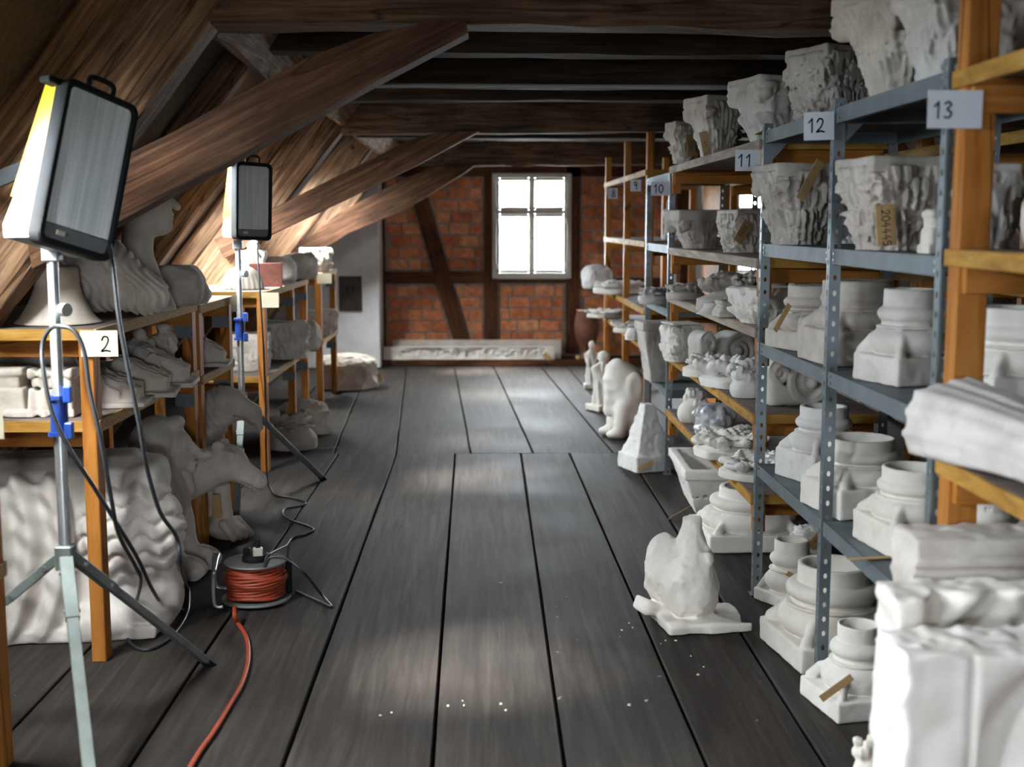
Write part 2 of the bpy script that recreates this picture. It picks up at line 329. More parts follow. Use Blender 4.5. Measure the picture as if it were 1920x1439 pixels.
# ------------------------------------------------------------ gable wall with brick infill
wb = MB(); xs = [-3.1] + [v for W in WINS for v in W[:2]] + [6.3]; yc, yt = YB + 0.14, 0.28
for i in range(len(xs) - 1):
    x0, x1 = xs[i], xs[i + 1]; cx = (x0 + x1) / 2
    W = [W for W in WINS if abs(W[0] - x0) < 1e-6]
    if W:
        z0, z1 = W[0][2], W[0][3]; wb.box((cx, yc, z0 / 2), (x1 - x0, yt, z0)); wb.box((cx, yc, (z1 + 3.3) / 2), (x1 - x0, yt, 3.3 - z1))
    else: wb.box((cx, yc, 1.65), (x1 - x0, yt, 3.3))
wall = wb.build('wall_back', 'mortar'); tagp(wall, 'half-timbered brick gable wall at the far end of the attic', 'wall', kind='structure')
YT = YB - 0.012
def clip(poly, a, b):
    """keep the part of poly to the left of a->b"""
    out = []
    def sd(p): return (b[0] - a[0]) * (p[1] - a[1]) - (b[1] - a[1]) * (p[0] - a[0])
    for i in range(len(poly)):
        p, q = poly[i], poly[(i + 1) % len(poly)]; sp, sq = sd(p), sd(q)
        if sp >= 0: out.append(p)
        if (sp > 0 > sq) or (sp < 0 < sq):
            t = sp / (sp - sq); out.append((p[0] + (q[0] - p[0]) * t, p[1] + (q[1] - p[1]) * t))
    return out
def area(p): return abs(sum(p[i][0] * p[(i + 1) % len(p)][1] - p[(i + 1) % len(p)][0] * p[i][1] for i in range(len(p)))) / 2
def inset(poly, d):
    n = len(poly); out = []
    L = []
    for i in range(n):
        a, b = Vector(poly[i]), Vector(poly[(i + 1) % n]); t = (b - a).normalized(); nn = Vector((-t.y, t.x)); L.append((a + nn * d, t))
    for i in range(n):
        (a, t), (b, s) = L[i - 1], L[i]; den = t.x * s.y - t.y * s.x; k = ((b.x - a.x) * s.y - (b.y - a.y) * s.x) / den; out.append((a.x + t.x * k, a.y + t.y * k))
    return out
brnd = random.Random(5)
def brick_panel(poly, ins=0.022):
    poly = inset(poly, ins); xs_ = [p[0] for p in poly]; zs_ = [p[1] for p in poly]
    bl, bh, j = 0.228, 0.110, 0.018; z = min(zs_) ; row = 0
    while z < max(zs_) - 0.03:
        x = min(xs_) - (bl * 0.5 if row % 2 else 0) + brnd.uniform(-0.05, 0.05)
        while x < max(xs_):
            l = bl * brnd.choice([1, 1, 1, 1, 0.55, 0.95]); h = bh + brnd.uniform(-0.004, 0.004)
            k = 0.006
            p = [(x + k, z), (x + l - k, z + brnd.uniform(-.003, .003)), (x + l, z + k), (x + l, z + h - k), (x + l - k, z + h), (x + k, z + h + brnd.uniform(-.003, .003)), (x, z + h - k), (x, z + k)]
            for i in range(len(poly)):
                if len(p) > 2: p = clip(p, poly[i], poly[(i + 1) % len(poly)])
            if len(p) > 2 and area(p) > 0.0012:
                cx = sum(q[0] for q in p) / len(p); cz = sum(q[1] for q in p) / len(p)
                d = 0.010 + brnd.uniform(0, 0.007)
                MB().prism([(q[0] - cx, q[1] - cz) for q in p], 'y', -d, 0.03).build('brick', 'brick', wall, (cx, YB, cz))
            x += l + j
        z += bh + j + 0.002; row += 1
def gx(px): return at(px, 500, YT).x
def gz(py): return at(900, py, YT).z
xl, xp0, xp1, xr0, xr1 = gx(722), gx(908), gx(933), gx(1061), gx(1087)
zt, zm1, zm0, zs = gz(331), gz(509), gz(532), gz(668)
dT = (gx(762), gz(331)), (gx(792), gz(331)); dB = (gx(858), gz(668)), (gx(888), gz(668))     # the diagonal's two edges
def dx_(e, z): (a, b) = (dT[e], dB[e]); t = (z - a[1]) / (b[1] - a[1]); return a[0] + (b[0] - a[0]) * t
brick_panel([(xl, zm1), (dx_(0, zm1), zm1), (dx_(0, zt), zt), (xl, zt)])
brick_panel([(dx_(1, zm1), zm1), (xp0, zm1), (xp0, zt), (dx_(1, zt), zt)])
brick_panel([(xl, zs), (dx_(0, zs), zs), (dx_(0, zm0), zm0), (xl, zm0)])
brick_panel([(dx_(1, zs), zs), (xp0, zs), (xp0, zm0), (dx_(1, zm0), zm0)])
zu = gz(531); brick_panel([(xp1, zs), (xr0, zs), (xr0, zu), (xp1, zu)], 0.03)
xq = 2.16; brick_panel([(xr1, zm0 + 0.06), (xq, zm0 + 0.06), (xq, zt), (xr1, zt)]); brick_panel([(xr1, zs), (xq, zs), (xq, zm0 - 0.06), (xr1, zm0 - 0.06)])
def gtim(name, poly, seed):
    cx = sum(p[0] for p in poly) / 4; cz = sum(p[1] for p in poly) / 4
    a = max(((Vector(poly[i]) - Vector(poly[i - 1])) for i in range(4)), key=lambda v: v.length); th = math.atan2(a.y, a.x); c, s = math.cos(-th), math.sin(-th)
    q = [((p[0] - cx) * c - (p[1] - cz) * s, (p[0] - cx) * s + (p[1] - cz) * c) for p in poly]
    MB().prism(q, 'y', -0.03 - seed % 3 * 0.004, 0.05).build(name, 'gable_timber', wall, (cx, YB, cz), (0, -th, 0))
def rect(x0, x1, z0, z1): return [(x0, z0), (x1, z0), (x1, z1), (x0, z1)]
gtim('timber_post', rect(gx(706), xl, 0.1, 2.6), 1); gtim('timber_post', rect(xp0, xp1, 0.1, 2.6), 2); gtim('timber_post', rect(xr0, xr1, 0.1, 2.6), 3)
gtim('timber_post', rect(xq, xq + 0.17, 0.1, 2.6), 4); gtim('timber_post', rect(3.30, 3.47, 0.1, 2.6), 5)
gtim('timber_rail', rect(xl, dx_(0, zm0), zm0, zm1), 3); gtim('timber_rail', rect(dx_(1, zm1), xp0, zm0, zm1), 6); gtim('timber_rail', rect(xp1, xr0, zu, 0.965), 7)
gtim('timber_rail', rect(xr1, xq, zm0 - 0.06, zm0 + 0.06), 8); gtim('timber_rail', rect(xl - 1.5, 3.3, zt, zt + 0.12), 9); gtim('timber_sill', rect(-1.2, 3.5, 0.0, zs), 10)
gtim('timber_brace', [dB[0], dB[1], dT[1], dT[0]], 11)
# low board platform in front of the gable
pf = MB().box((0.45, 13.82, 0.03), (3.3, 0.30, 0.06), None, 0.004).build('trim_1', 'gable_timber'); tagp(pf, 'low wooden ledge along the foot of the brick wall', 'ledge', kind='structure')
# ------------------------------------------------------------ windows
def sashed_window(name, W, label):
    x0, x1, z0, z1 = W; X0, X1, Z0, Z1 = x0 - 0.03, x1 + 0.03, z0 - 0.01, z1 + 0.03; yf = YB - 0.045
    r = thing(name, label, 'window'); r['kind'] = 'structure'; cx = (X0 + X1) / 2
    e = 0.05
    m = MB(); m.box((X0 + e / 2, yf + .03, (Z0 + Z1) / 2), (e, 0.07, Z1 - Z0), None, .004); m.box((X1 - e / 2, yf + .03, (Z0 + Z1) / 2), (e, 0.07, Z1 - Z0), None, .004)
    m.box((cx, yf + .03, Z1 - e / 2), (X1 - X0 - 2 * e, 0.07, e), None, .004); m.box((cx, yf + .03, Z0 + e / 2 + .005), (X1 - X0 - 2 * e, 0.075, e + .02), None, .004)
    m.build('frame', 'window_paint', r)
    zt_ = Z0 + (Z1 - Z0) * 0.635
    MB().box((cx, yf + .025, zt_), (X1 - X0 - 2 * e, 0.07, 0.045), None, .004).build('transom', 'window_paint', r)
    for (a, b) in ((Z0 + e + .015, zt_ - .022), (zt_ + .022, Z1 - e)):
        for k in (0, 1):
            xa = X0 + e if k == 0 else cx; xb = cx if k == 0 else X1 - e; g = 0.036; m = MB(); yy = yf + .04
            m.box((xa + g / 2, yy, (a + b) / 2), (g, .045, b - a), None, .006); m.box((xb - g / 2, yy, (a + b) / 2), (g, .045, b - a), None, .006)
            m.box(((xa + xb) / 2, yy, a + g / 2), (xb - xa - 2 * g, .045, g), None, .006); m.box(((xa + xb) / 2, yy, b - g / 2), (xb - xa - 2 * g, .045, g), None, .006)
            c = m.build('casement', 'window_paint', r)
            MB().box(((xa + xb) / 2, yy, (a + b) / 2), (xb - xa - 2 * g + .01, .004, b - a - 2 * g + .01)).build('pane', 'window_glass', c)
            for hz in (a + 0.12 * (b - a), a + 0.88 * (b - a)):
                hx = xa + .004 if k == 0 else xb - .004
                MB().tube([(hx, yf - .002, hz - .03), (hx, yf - .002, hz + .03)], 0.007, 6).build('hinge', 'window_paint', c)
    MB().box((cx, yf + .006, (Z0 + Z1) / 2), (.03, .03, Z1 - Z0 - 2 * e), None, .005).build('mullion', 'window_paint', r)
    h = MB().box((cx, yf - .018, zt_ - .29), (.018, .02, .03), None, .003).build('handle', 'reel_metal', r)
    MB().tube([(cx, yf - .03, zt_ - .29), (cx + .03, yf - .035, zt_ - .29)], .008, 8).build('knob', 'reel_metal', h)
    return r
sashed_window('window_1', WINS[0], 'white painted four-pane casement window in the brick wall facing the aisle')
sashed_window('window_2', WINS[1], 'white casement window glimpsed through the racks on the right')
# ------------------------------------------------------------ roof slopes with skylights
def roof_side(name, label, skys, right):
    mb = MB(); ys = [YFR - .1]
    for y, s_ in skys: ys += [y - SKY_HT, y + SKY_HT]
    ys.append(14.1); s0, s1 = -3.35, 1.3; ang = SA
    def slab(sa, sb, ya, yb):
        a = [slope(sa, .40, 0), slope(sb, .40, 0), slope(sb, .47, 0), slope(sa, .47, 0)]
        pts = [(2 * MIRX - p.x if right else p.x, p.z) for p in a]
        mb.prism(pts, 'y', ya, yb)
    for i in range(len(ys) - 1):
        if i % 2 == 0: slab(s0, s1, ys[i], ys[i + 1])
        else:
            SKY_S = skys[i // 2][1]; slab(s0, SKY_S - SKY_HS, ys[i], ys[i + 1]); slab(SKY_S + SKY_HS, s1, ys[i], ys[i + 1])
    o = mb.build(name, 'roof_board' if right else 'straw_clay'); tagp(o, label, 'roof slope', kind='structure'); return o
wl = roof_side('wall_left', 'steep sloping roof underside along the left of the attic', SKY_L, False)
wr = roof_side('wall_right', 'dark sloping roof underside beyond the racks on the right', SKY_R, True)
def sky_frames(skys, right, start):
    for i, (y, SKY_S) in enumerate(skys):
        r = thing('window_%d' % (start + i), 'small iron-framed skylight in the %s roof slope at bay %d' % ('right' if right else 'left', i + 1), 'skylight'); r['kind'] = 'structure'
        m = MB(); t = .03
        for (sa, sb, ya, yb) in ((-SKY_HS, -SKY_HS + t, -SKY_HT, SKY_HT), (SKY_HS - t, SKY_HS, -SKY_HT, SKY_HT), (-SKY_HS, SKY_HS, -SKY_HT, -SKY_HT + t), (-SKY_HS, SKY_HS, SKY_HT - t, SKY_HT)):
            pts = [slope(SKY_S + a, o, 0, right) for a, o in ((sa, .41), (sb, .41), (sb, .48), (sa, .48))]; m.prism([(p.x, p.z) for p in pts], 'y', y + ya, y + yb)
        m.build('frame', 'hatch_iron', r)
        pts = [slope(SKY_S + a, o, 0, right) for a, o in ((-SKY_HS, .452), (SKY_HS, .452), (SKY_HS, .456), (-SKY_HS, .456))]
        MB().prism([(p.x, p.z) for p in pts], 'y', y - SKY_HT, y + SKY_HT).build('pane', 'window_glass', r)
sky_frames(SKY_L, False, 3); sky_frames(SKY_R, True, 3 + len(SKY_L))
for k, y in enumerate((1.45, 2.8, 5.35, 6.42, 7.72, 9.5, 11.7, 13.4)):
    timber_between('rafter', slope(-2.95, .325, y), slope(1.1, .325, y), .13, .14, 'old_timber', 300 + k, wl, up=(-N.x, 0, -N.z))
timber_between('rafter', slope(-1.75, .15, 11.02), slope(0.2, .15, 11.02), .16, .26, 'old_timber', 340, wl, up=(-N.x, 0, -N.z))
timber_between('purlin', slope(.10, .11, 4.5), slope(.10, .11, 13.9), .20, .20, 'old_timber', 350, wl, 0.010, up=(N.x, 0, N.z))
for k, y in enumerate((3.0, 5.2, 7.3, 9.5, 11.7)):
    timber_between('rafter', slope(-2.95, .325, y, True), slope(1.1, .325, y, True), .13, .14, 'old_timber', 370 + k, wr, up=(N.x, 0, -N.z))
wf = MB()
for (x0, x1, z0, z1) in ((-3.1, WINF[0], -.1, 3.6), (WINF[1], 6.3, -.1, 3.6), (WINF[0], WINF[1], -.1, WINF[2]), (WINF[0], WINF[1], WINF[3], 3.6)): wf.box(((x0 + x1) / 2, YFR, (z0 + z1) / 2), (x1 - x0, .1, z1 - z0))
wf = wf.build('wall_front', 'roof_board'); tagp(wf, 'dark wall behind the viewer', 'wall', kind='structure')
ce = MB().box((1.6, 5.4, 2.62), (5.6, 17.6, 0.06)).build('ceiling', 'roof_board'); tagp(ce, 'dark boarded ceiling above the joists', 'ceiling', kind='structure')
for k, (y, zb) in enumerate(((1.0, 2.25), (2.1, 2.25), (3.1, 2.26), (5.3, 2.255), (6.3, 2.232), (7.3, 2.250), (9.55, 2.196), (10.7, 2.285), (11.8, 2.335))):
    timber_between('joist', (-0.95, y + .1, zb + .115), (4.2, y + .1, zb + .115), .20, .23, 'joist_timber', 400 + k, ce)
# trusses: leaning strut, rafter, collar beam and a diagonal brace
def brace_part(poly_px, Y, t, parent):
    pts = [at(px, py, Y) for px, py in poly_px]; th = math.atan2(0.5, 1.0); c0 = sum(pts, Vector()) / len(pts); c, s = math.cos(-th), math.sin(-th)
    q = [((p.x - c0.x) * c - (p.z - c0.z) * s, (p.x - c0.x) * s + (p.z - c0.z) * c) for p in pts]
    o = MB().prism(q, 'y', 0.0, t).build('brace', 'brace_timber', parent, (c0.x, Y, c0.z), (0, -th, 0)); return o
TR = [(4.3, 2.205, 'nearest', [(40, 385), (320, 250), (570, 110), (700, 62), (800, 42), (872, 37), (878, 62), (720, 145), (570, 227), (320, 362), (60, 505)]),
      (8.6, 2.172, 'middle', [(400, 445), (507, 393), (653, 320), (767, 263), (820, 248), (899, 246), (780, 310), (607, 393), (500, 443), (420, 485)]),
      (12.9, 2.150, 'farthest', [(500, 480), (587, 440), (630, 403), (753, 337), (820, 312), (889, 311), (873, 323), (753, 397), (653, 437), (613, 463), (520, 510)])]
for k, (y, zb, which, bp) in enumerate(TR):
    t = thing('roof_truss', '%s roof truss with leaning strut, diagonal brace and heavy collar beam' % which, 'roof truss', (0, 0, 0), group='roof trusses')
    timber_between('strut', slope(-2.7, .125, y + .1), slope(0.16 if k == 0 else 0.0, .125, y + .1), .19, .25, 'old_timber', 500 + k, t, .008, up=(-N.x, 0, -N.z))
    timber_between('rafter', slope(-2.95, .325, y + .1), slope(1.1, .325, y + .1), .14, .14, 'old_timber', 510 + k, t, up=(-N.x, 0, -N.z))
    timber_between('strut', slope(-2.7, .125, y + .1, True), slope(0.1, .125, y + .1, True), .19, .25, 'old_timber', 520 + k, t, .008, up=(N.x, 0, -N.z))
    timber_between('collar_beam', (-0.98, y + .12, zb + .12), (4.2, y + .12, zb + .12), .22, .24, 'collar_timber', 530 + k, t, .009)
    brace_part(bp, y - .06, 0.13, t)
cp = MB().tube([(-.62, 6.24, 2.222), (4.3, 6.24, 2.205)], 0.011, 8).build('conduit', 'pipe_grey'); tagp(cp, 'thin grey conduit pipe running under a ceiling joist', 'pipe')
# white chimney breast in the far left corner
ch = thing('chimney', 'white plastered chimney breast in the far left corner', 'chimney', (-1.73, 13.72, 0))
MB().box((0, 0, 1.4), (1.24, 0.46, 2.8), None, .008).build('shaft', 'wall_white', ch)
c = at(657, 551, 13.49); hd = MB().box((0, 0, 0), (.245, .03, .375), None, .004).build('soot_door', 'hatch_iron', ch, (c.x + 1.73, -.235, c.z)); hd['label'] = 'dark rusty soot door'
for s in (-1, 1): MB().box((0, 0, 0), (.022, .014, .055), None, .004).build('latch', 'dark_void', hd, (s * .025, -.02, .05))
# ------------------------------------------------------------ handwriting strokes
GL = {'0': [[(.3, 1), (.08, .75), (.08, .3), (.3, 0), (.55, .3), (.55, .75), (.3, 1)]], '1': [[(.12, .72), (.38, 1), (.36, 0)]], '2': [[(.08, .75), (.22, .98), (.45, .95), (.5, .7), (.3, .3), (.05, .03), (.35, .08), (.62, .02)]],
      '3': [[(.1, .9), (.35, 1), (.5, .8), (.25, .55), (.52, .35), (.4, .05), (.08, .06)]], '4': [[(.35, 1), (.08, .4), (.58, .4)], [(.42, .65), (.4, 0)]], '5': [[(.52, 1), (.15, .98), (.12, .58), (.4, .6), (.5, .3), (.3, .02), (.08, .1)]],
      '8': [[(.3, .52), (.1, .75), (.3, 1), (.5, .77), (.3, .52), (.06, .25), (.28, 0), (.55, .22), (.3, .52)]], '9': [[(.5, .8), (.28, 1), (.1, .75), (.28, .52), (.5, .7), (.5, .8), (.42, 0)]], '7': [[(.08, .98), (.55, .95), (.25, 0)]],
      '6': [[(.5, 1), (.15, .5), (.2, .05), (.45, .1), (.48, .4), (.15, .38)]], '.': [[(.1, .1), (.16, .05)]]}
def strokes(text, h, wd):
    """flat pen strokes in the local xz plane, centred"""
    mb = MB(); x0 = 0; W = sum((.35 if ch in '. ' else .68) for ch in text) * h
    def seg(a, b):
        d = Vector((b[0] - a[0], b[1] - a[1]))
        if d.length < 1e-6: return
        n = Vector((-d.y, d.x)).normalized() * wd / 2; e = d.normalized() * wd * .35
        p = [(a[0] - e.x + n.x, a[1] - e.y + n.y), (a[0] - e.x - n.x, a[1] - e.y - n.y), (b[0] + e.x - n.x, b[1] + e.y - n.y), (b[0] + e.x + n.x, b[1] + e.y + n.y)]
        mb.add([(q[0], 0, q[1]) for q in p], [(0, 1, 2, 3)])
    for ch in text:
        for st in GL.get(ch, []):
            pts = [Vector((x0 + p[0] * h - W / 2, p[1] * h - h / 2, 0)) for p in st]
            q = catmull(pts, 4) if len(pts) > 3 else pts
            for a, b in zip(q[:-1], q[1:]): seg((a.x, a.y), (b.x, b.y))
        x0 += (.35 if ch in '. ' else .68) * h
    return mb
def card(parent, text, c, w, h, th, mat='paper', rz=0.0, ry=0.0, off=(0, 0), bold=.10):
    inv = parent.matrix_basis.inverted() @ Vector(c)
    k = MB().box((0, 0, 0), (w, .0025, h)).build('number_card', mat, parent, inv, (0, ry, rz)); k['label'] = ('paper card reading %s' % text) if text else 'small cream paper card'
    if text: strokes(text, th, th * bold).build('numeral', 'ink', k, (off[0], -.0019, off[1]))
    return k
# ------------------------------------------------------------ metal racks
def perforated(h):
    wd, p = .036, .05; mb = MB(); n = int(h / p); r = .0065
    def cell(z, f):
        o = [(0, 0), (wd / 2, 0), (wd, 0), (wd, p / 2), (wd, p), (wd / 2, p), (0, p), (0, p / 2)]
        hl = [(wd / 2 + r * math.cos(a), p / 2 + 1.5 * r * math.sin(a)) for a in [math.radians(225 + 45 * k) for k in range(8)]]
        mb.add([f(a, b + z) for a, b in o] + [f(a, b + z) for a, b in hl], [(k, (k + 1) % 8, (k + 1) % 8 + 8, k + 8) for k in range(8)])
    for i in range(n):
        cell(i * p, lambda a, b: (0, a, b)); cell(i * p, lambda a, b: (a, 0, b))
    return mb.mesh('post', 'rack_metal')
PM = {}
def metal_post(parent, x, y, h, sx=1, sy=1):
    if h not in PM: PM[h] = perforated(h)
    o = link('post', PM[h], parent, (x, y, 0)); o.scale = (sx, sy, 1)
    m = o.modifiers.new('thickness', 'SOLIDIFY'); m.thickness = .002; m.offset = 0
    MB().box((.02 * sx, .02 * sy, .002), (.06, .06, .004)).build('foot_plate', 'rack_metal', parent, (x, y, 0)); return o
def metal_shelf(parent, x0, x1, y0, y1, z, lip=.05):
    m = MB(); cx, cy = (x0 + x1) / 2, (y0 + y1) / 2
    m.box((0, 0, -.002), (x1 - x0, y1 - y0, .004)); m.box((-(x1 - x0) / 2 + .001, 0, -lip / 2), (.003, y1 - y0, lip)); m.box(((x1 - x0) / 2 - .001, 0, -lip / 2), (.003, y1 - y0, lip))
    m.box((0, -(y1 - y0) / 2 + .001, -lip / 2), (x1 - x0, .003, lip)); m.box((0, (y1 - y0) / 2 - .001, -lip / 2), (x1 - x0, .003, lip)); m.box((-(x1 - x0) / 2 + .009, 0, -lip + .001), (.015, y1 - y0, .002))
    o = m.build('shelf', 'rack_shelf_metal', parent, (cx, cy, z))
    for yy in (-1, 1):
        for dz in (-.014, -.036):
            MB().tube([(-(x1 - x0) / 2 - .006, yy * ((y1 - y0) / 2 - .035), dz), (-(x1 - x0) / 2, yy * ((y1 - y0) / 2 - .035), dz)], .005, 6).build('bolt', 'galvanised', o)
    return o
def gusset(parent, x, y, z):
    MB().prism([(0, 0), (.09, 0), (.0, -.1)], 'y', -.001, .001).build('gusset', 'rack_metal', parent, (x, y, z))
def metal_rack(label, ys, zs, h, x0=1.13, x1=1.67):
    r = thing('metal_rack', label, 'rack', (0, 0, 0), group='grey metal racks')
    for y in ys:
        metal_post(r, x0, y, h, 1, 1); metal_post(r, x1, y, h, -1, 1)
        MB().box((0, 0, 0), (x1 - x0, .003, .04)).build('side_bar', 'rack_metal', r, ((x0 + x1) / 2, y + .004, h - .06)); gusset(r, x0 + .005, y + .008, h - .08)
    for a, b in zip(ys[:-1], ys[1:]):
        for z in zs: metal_shelf(r, x0 + .004, x1 - .004, a + .006, b - .006, z)
    return r
RM = metal_rack('grey perforated metal rack with two bays holding column bases, nearest', [3.07, 4.06, 5.07], [1.92, 1.47, 1.07, .565], 1.95)
RC = metal_rack('grey perforated metal rack between two wooden racks, under card 10', [7.62, 8.66], [1.86, 1.42, 1.03, .53], 1.90)
# ------------------------------------------------------------ wooden racks
def wood_rack(label, posts, shelves, x0, x1, ptop, front, group='pine racks', pw=.05, pd=.075, grey=(), back=True, endrail=True, edge='yellow_edge', top='shelf_board', hung=False):
    """posts: y list; shelves: z tops; front = x of the aisle side"""
    r = thing('wooden_rack', label, 'rack', (0, 0, 0), group=group); back_x = x1 if front == x0 else x0; sg = 1 if front == x0 else -1
    for y in posts:
        if hung: continue
        stick('post', (front + sg * pw / 2, y, 0), (front + sg * pw / 2, y, ptop(y) if callable(ptop) else ptop), pd, pw, 'pine', r, .003, up=(1, 0, 0))
        if back: stick('post', (back_x - sg * pw / 2, y, 0), (back_x - sg * pw / 2, y, (ptop(y) if callable(ptop) else ptop)), pd, pw, 'pine', r, .003, up=(1, 0, 0))
    y0, y1 = min(posts), max(posts)
    for z in shelves:
        g = z in grey
        b = board('shelf', (abs(x1 - x0), y1 - y0 + .06, .022), 'grey_board' if g else top, r, ((x0 + x1) / 2 , (y0 + y1) / 2, z - .011))
        stick('edge_strip', (front - sg * .006, y0 - .03, z - .021), (front - sg * .006, y1 + .03, z - .021), .012, .042, 'grey_board' if g else edge, r)
        for y in posts:
            yy = y + (pd / 2 + .012 if y == y0 else -pd / 2 - .012)
            stick('rail', (min(x0, x1) + .01, yy, z - .022 - .042), (max(x0, x1) - .01, yy, z - .022 - .042), .024, .08, 'pine', r)
        if hung:
            for y in posts: stick('cleat', (front + sg * .03, y + (.0 if y == y0 else 0), z - .16), (front + sg * .03, y, z - .024), .05, .05, 'pine', r, .003, up=(1, 0, 0))
        if endrail: stick('end_strip', (min(x0, x1), y0 - .033, z - .02), (max(x0, x1), y0 - .033, z - .02), .008, .04, 'yellow_edge', r)
    return r
RB = wood_rack('long pine rack between two metal racks, piled with ornament casts', [5.14, 7.54], [1.89, 1.41, 1.125, .765, .423], 1.13, 1.66, 1.86, 1.13, grey=(1.89, 1.41, 1.125), hung=True)
for z in (1.89,): pass
RD = wood_rack('tall pine rack near the brick wall with posts up to the ceiling', [8.78, 10.15, 11.7], [1.925, 1.43, .955, .70], 1.14, 1.72, lambda y: 2.16 if y > 11 else 2.2, 1.14)
RE = wood_rack('pine rack at the right edge, nearest, under card 13', [2.05, 2.99], [1.91, 1.49, .98], 1.13, 1.72, 2.2, 1.13, pd=.065, pw=.075)
RX = wood_rack('pine rack hidden behind the nearest metal rack', [3.0, 5.2, 7.2, 9.16], [1.86, 1.35, .88, .42], 1.80, 2.4, 2.0, 1.80)
RY = wood_rack('pine rack far right seen through the other racks', [6.6, 8.2, 10.0], [1.80, 1.30, .80, .3], 3.05, 3.6, 1.9, 3.05)
L2 = wood_rack('low pine rack under the roof slope with card 2, nearest on the left', [4.36, 5.84], [1.19, .87], -2.05, -1.345, 1.165, -1.345, edge='chipboard')
L2b = wood_rack('short low pine rack directly behind the rack with card 2', [5.98, 6.68], [1.17, .83], -2.05, -1.345, 1.145, -1.345, edge='chipboard')
L3 = wood_rack('low pine rack on the left beside the second lamp stand', [7.80, 8.95, 9.62], [1.135, .605], -2.05, -1.35, 1.11, -1.35, edge='chipboard')
L4 = wood_rack('low pine rack on the left nearest the chimney', [10.5, 11.5], [1.145, .585], -2.05, -1.35, 1.12, -1.35, edge='chipboard')
L1 = wood_rack('pine rack at the left edge, only its corner post in view', [2.3, 3.46], [.60], -2.1, -1.366, 1.165, -1.366, edge='chipboard')
# grey corner plates on the low racks
for r, ys, zs in ((L2, (5.84,), (1.19, .87)), (L2b, (6.68,), (1.17, .83)), (L3, (8.95, 9.62), (1.135, .605)), (L4, (11.5,), (1.145, .585))):
    for y in ys:
        for z in zs: MB().box((0, 0, 0), (.09, .003, .06), None, .001).build('corner_plate', 'bracket_metal', r, (-1.39, y - .042, z - .135))
# numbered cards
def cardpx(r, text, px0, py0, px1, py1, Y, mat='paper', th=.4, rz=0.0, ry=0.0, off=(0, 0), bold=.10):
    a, b = at(px0, py0, Y), at(px1, py1, Y); w, h = b.x - a.x, a.z - b.z
    return card(r, text, (a + b) / 2, w, h, h * th, mat, rz, ry, (off[0] * w, off[1] * h), bold)
cardpx(RE, '13', 1741, 169, 1840, 241, 2.918, th=.42, off=(-.22, -.02), bold=.13)
cardpx(RM, '12', 1508, 210, 1563, 263, 4.04, th=.48, ry=-.03, off=(-.1, .02), bold=.12)
cardpx(RM, '11', 1379, 281, 1424, 321, 5.05, th=.55, off=(-.1, -.0), bold=.12)
cardpx(RC, '10', 1221, 341, 1257, 367, 7.6, th=.58, off=(-.12, .0), bold=.13)
cardpx(RD, '9', 1182, 337, 1202, 359, 8.72, th=.62, bold=.13)
cardpx(RD, '8', 1140, 353, 1158, 373, 10.09, th=.66, off=(.1, 0), bold=.13)
cardpx(L2, '2', 150, 620, 222, 669, 4.31, 'paper_cream', th=.58, off=(.18, -.02), bold=.10)
cardpx(L3, '', 489, 549, 523, 577, 7.75, 'paper_cream'); cardpx(L4, '', 594, 513, 622, 532, 10.45, 'paper_cream')
cardpx(L1, '', -30, 765, 8, 823, 3.42, 'paper_cream'); cardpx(L2b, '', 434, 552, 445, 585, 6.63, 'paper_cream')
# ------------------------------------------------------------ carved plaster: distance fields meshed with surface nets
_T = np.random.RandomState(7).rand(32, 32, 32).astype(np.float32) * 2 - 1
def noise(p, s, seed=0):
    q = [(c * s + 11.3 * seed + 3.1 * i) for i, c in enumerate(p)]; i0 = [np.floor(c).astype(np.int32) for c in q]; fr = [c - i for c, i in zip(q, i0)]; fr = [t * t * (3 - 2 * t) for t in fr]
    a = [i & 31 for i in i0]; b = [(i + 1) & 31 for i in i0]
    def L(x, y, z): return _T[x, y, z]
    c00 = L(a[0], a[1], a[2]) * (1 - fr[0]) + L(b[0], a[1], a[2]) * fr[0]; c10 = L(a[0], b[1], a[2]) * (1 - fr[0]) + L(b[0], b[1], a[2]) * fr[0]
    c01 = L(a[0], a[1], b[2]) * (1 - fr[0]) + L(b[0], a[1], b[2]) * fr[0]; c11 = L(a[0], b[1], b[2]) * (1 - fr[0]) + L(b[0], b[1], b[2]) * fr[0]
    return (c00 * (1 - fr[1]) + c10 * fr[1]) * (1 - fr[2]) + (c01 * (1 - fr[1]) + c11 * fr[1]) * fr[2]
def ridged(p, s, seed, warp=.35):
    wx = noise(p, s * .5, seed + 3); wz = noise(p, s * .5, seed + 5); q = (p[0] + wx * warp / s, p[1] + wz * warp / s, p[2])
    return (1 - 2.2 * np.abs(noise(q, s, seed))) * .7 + (1 - 2.2 * np.abs(noise(q, s * 2.1, seed + 1))) * .3
def ell(p, c, r):
    d = [(p[i] - c[i]) / r[i] for i in range(3)]; k0 = np.sqrt(d[0] ** 2 + d[1] ** 2 + d[2] ** 2); k1 = np.sqrt(sum((d[i] / r[i]) ** 2 for i in range(3))) + 1e-6
    return k0 * (k0 - 1) / k1
def cap(p, a, b, ra, rb):
    ba = [b[i] - a[i] for i in range(3)]; pa = [p[i] - a[i] for i in range(3)]; h = np.clip(sum(x * y for x, y in zip(pa, ba)) / sum(x * x for x in ba), 0, 1)
    return np.sqrt(sum((pa[i] - ba[i] * h) ** 2 for i in range(3))) - (ra + (rb - ra) * h)
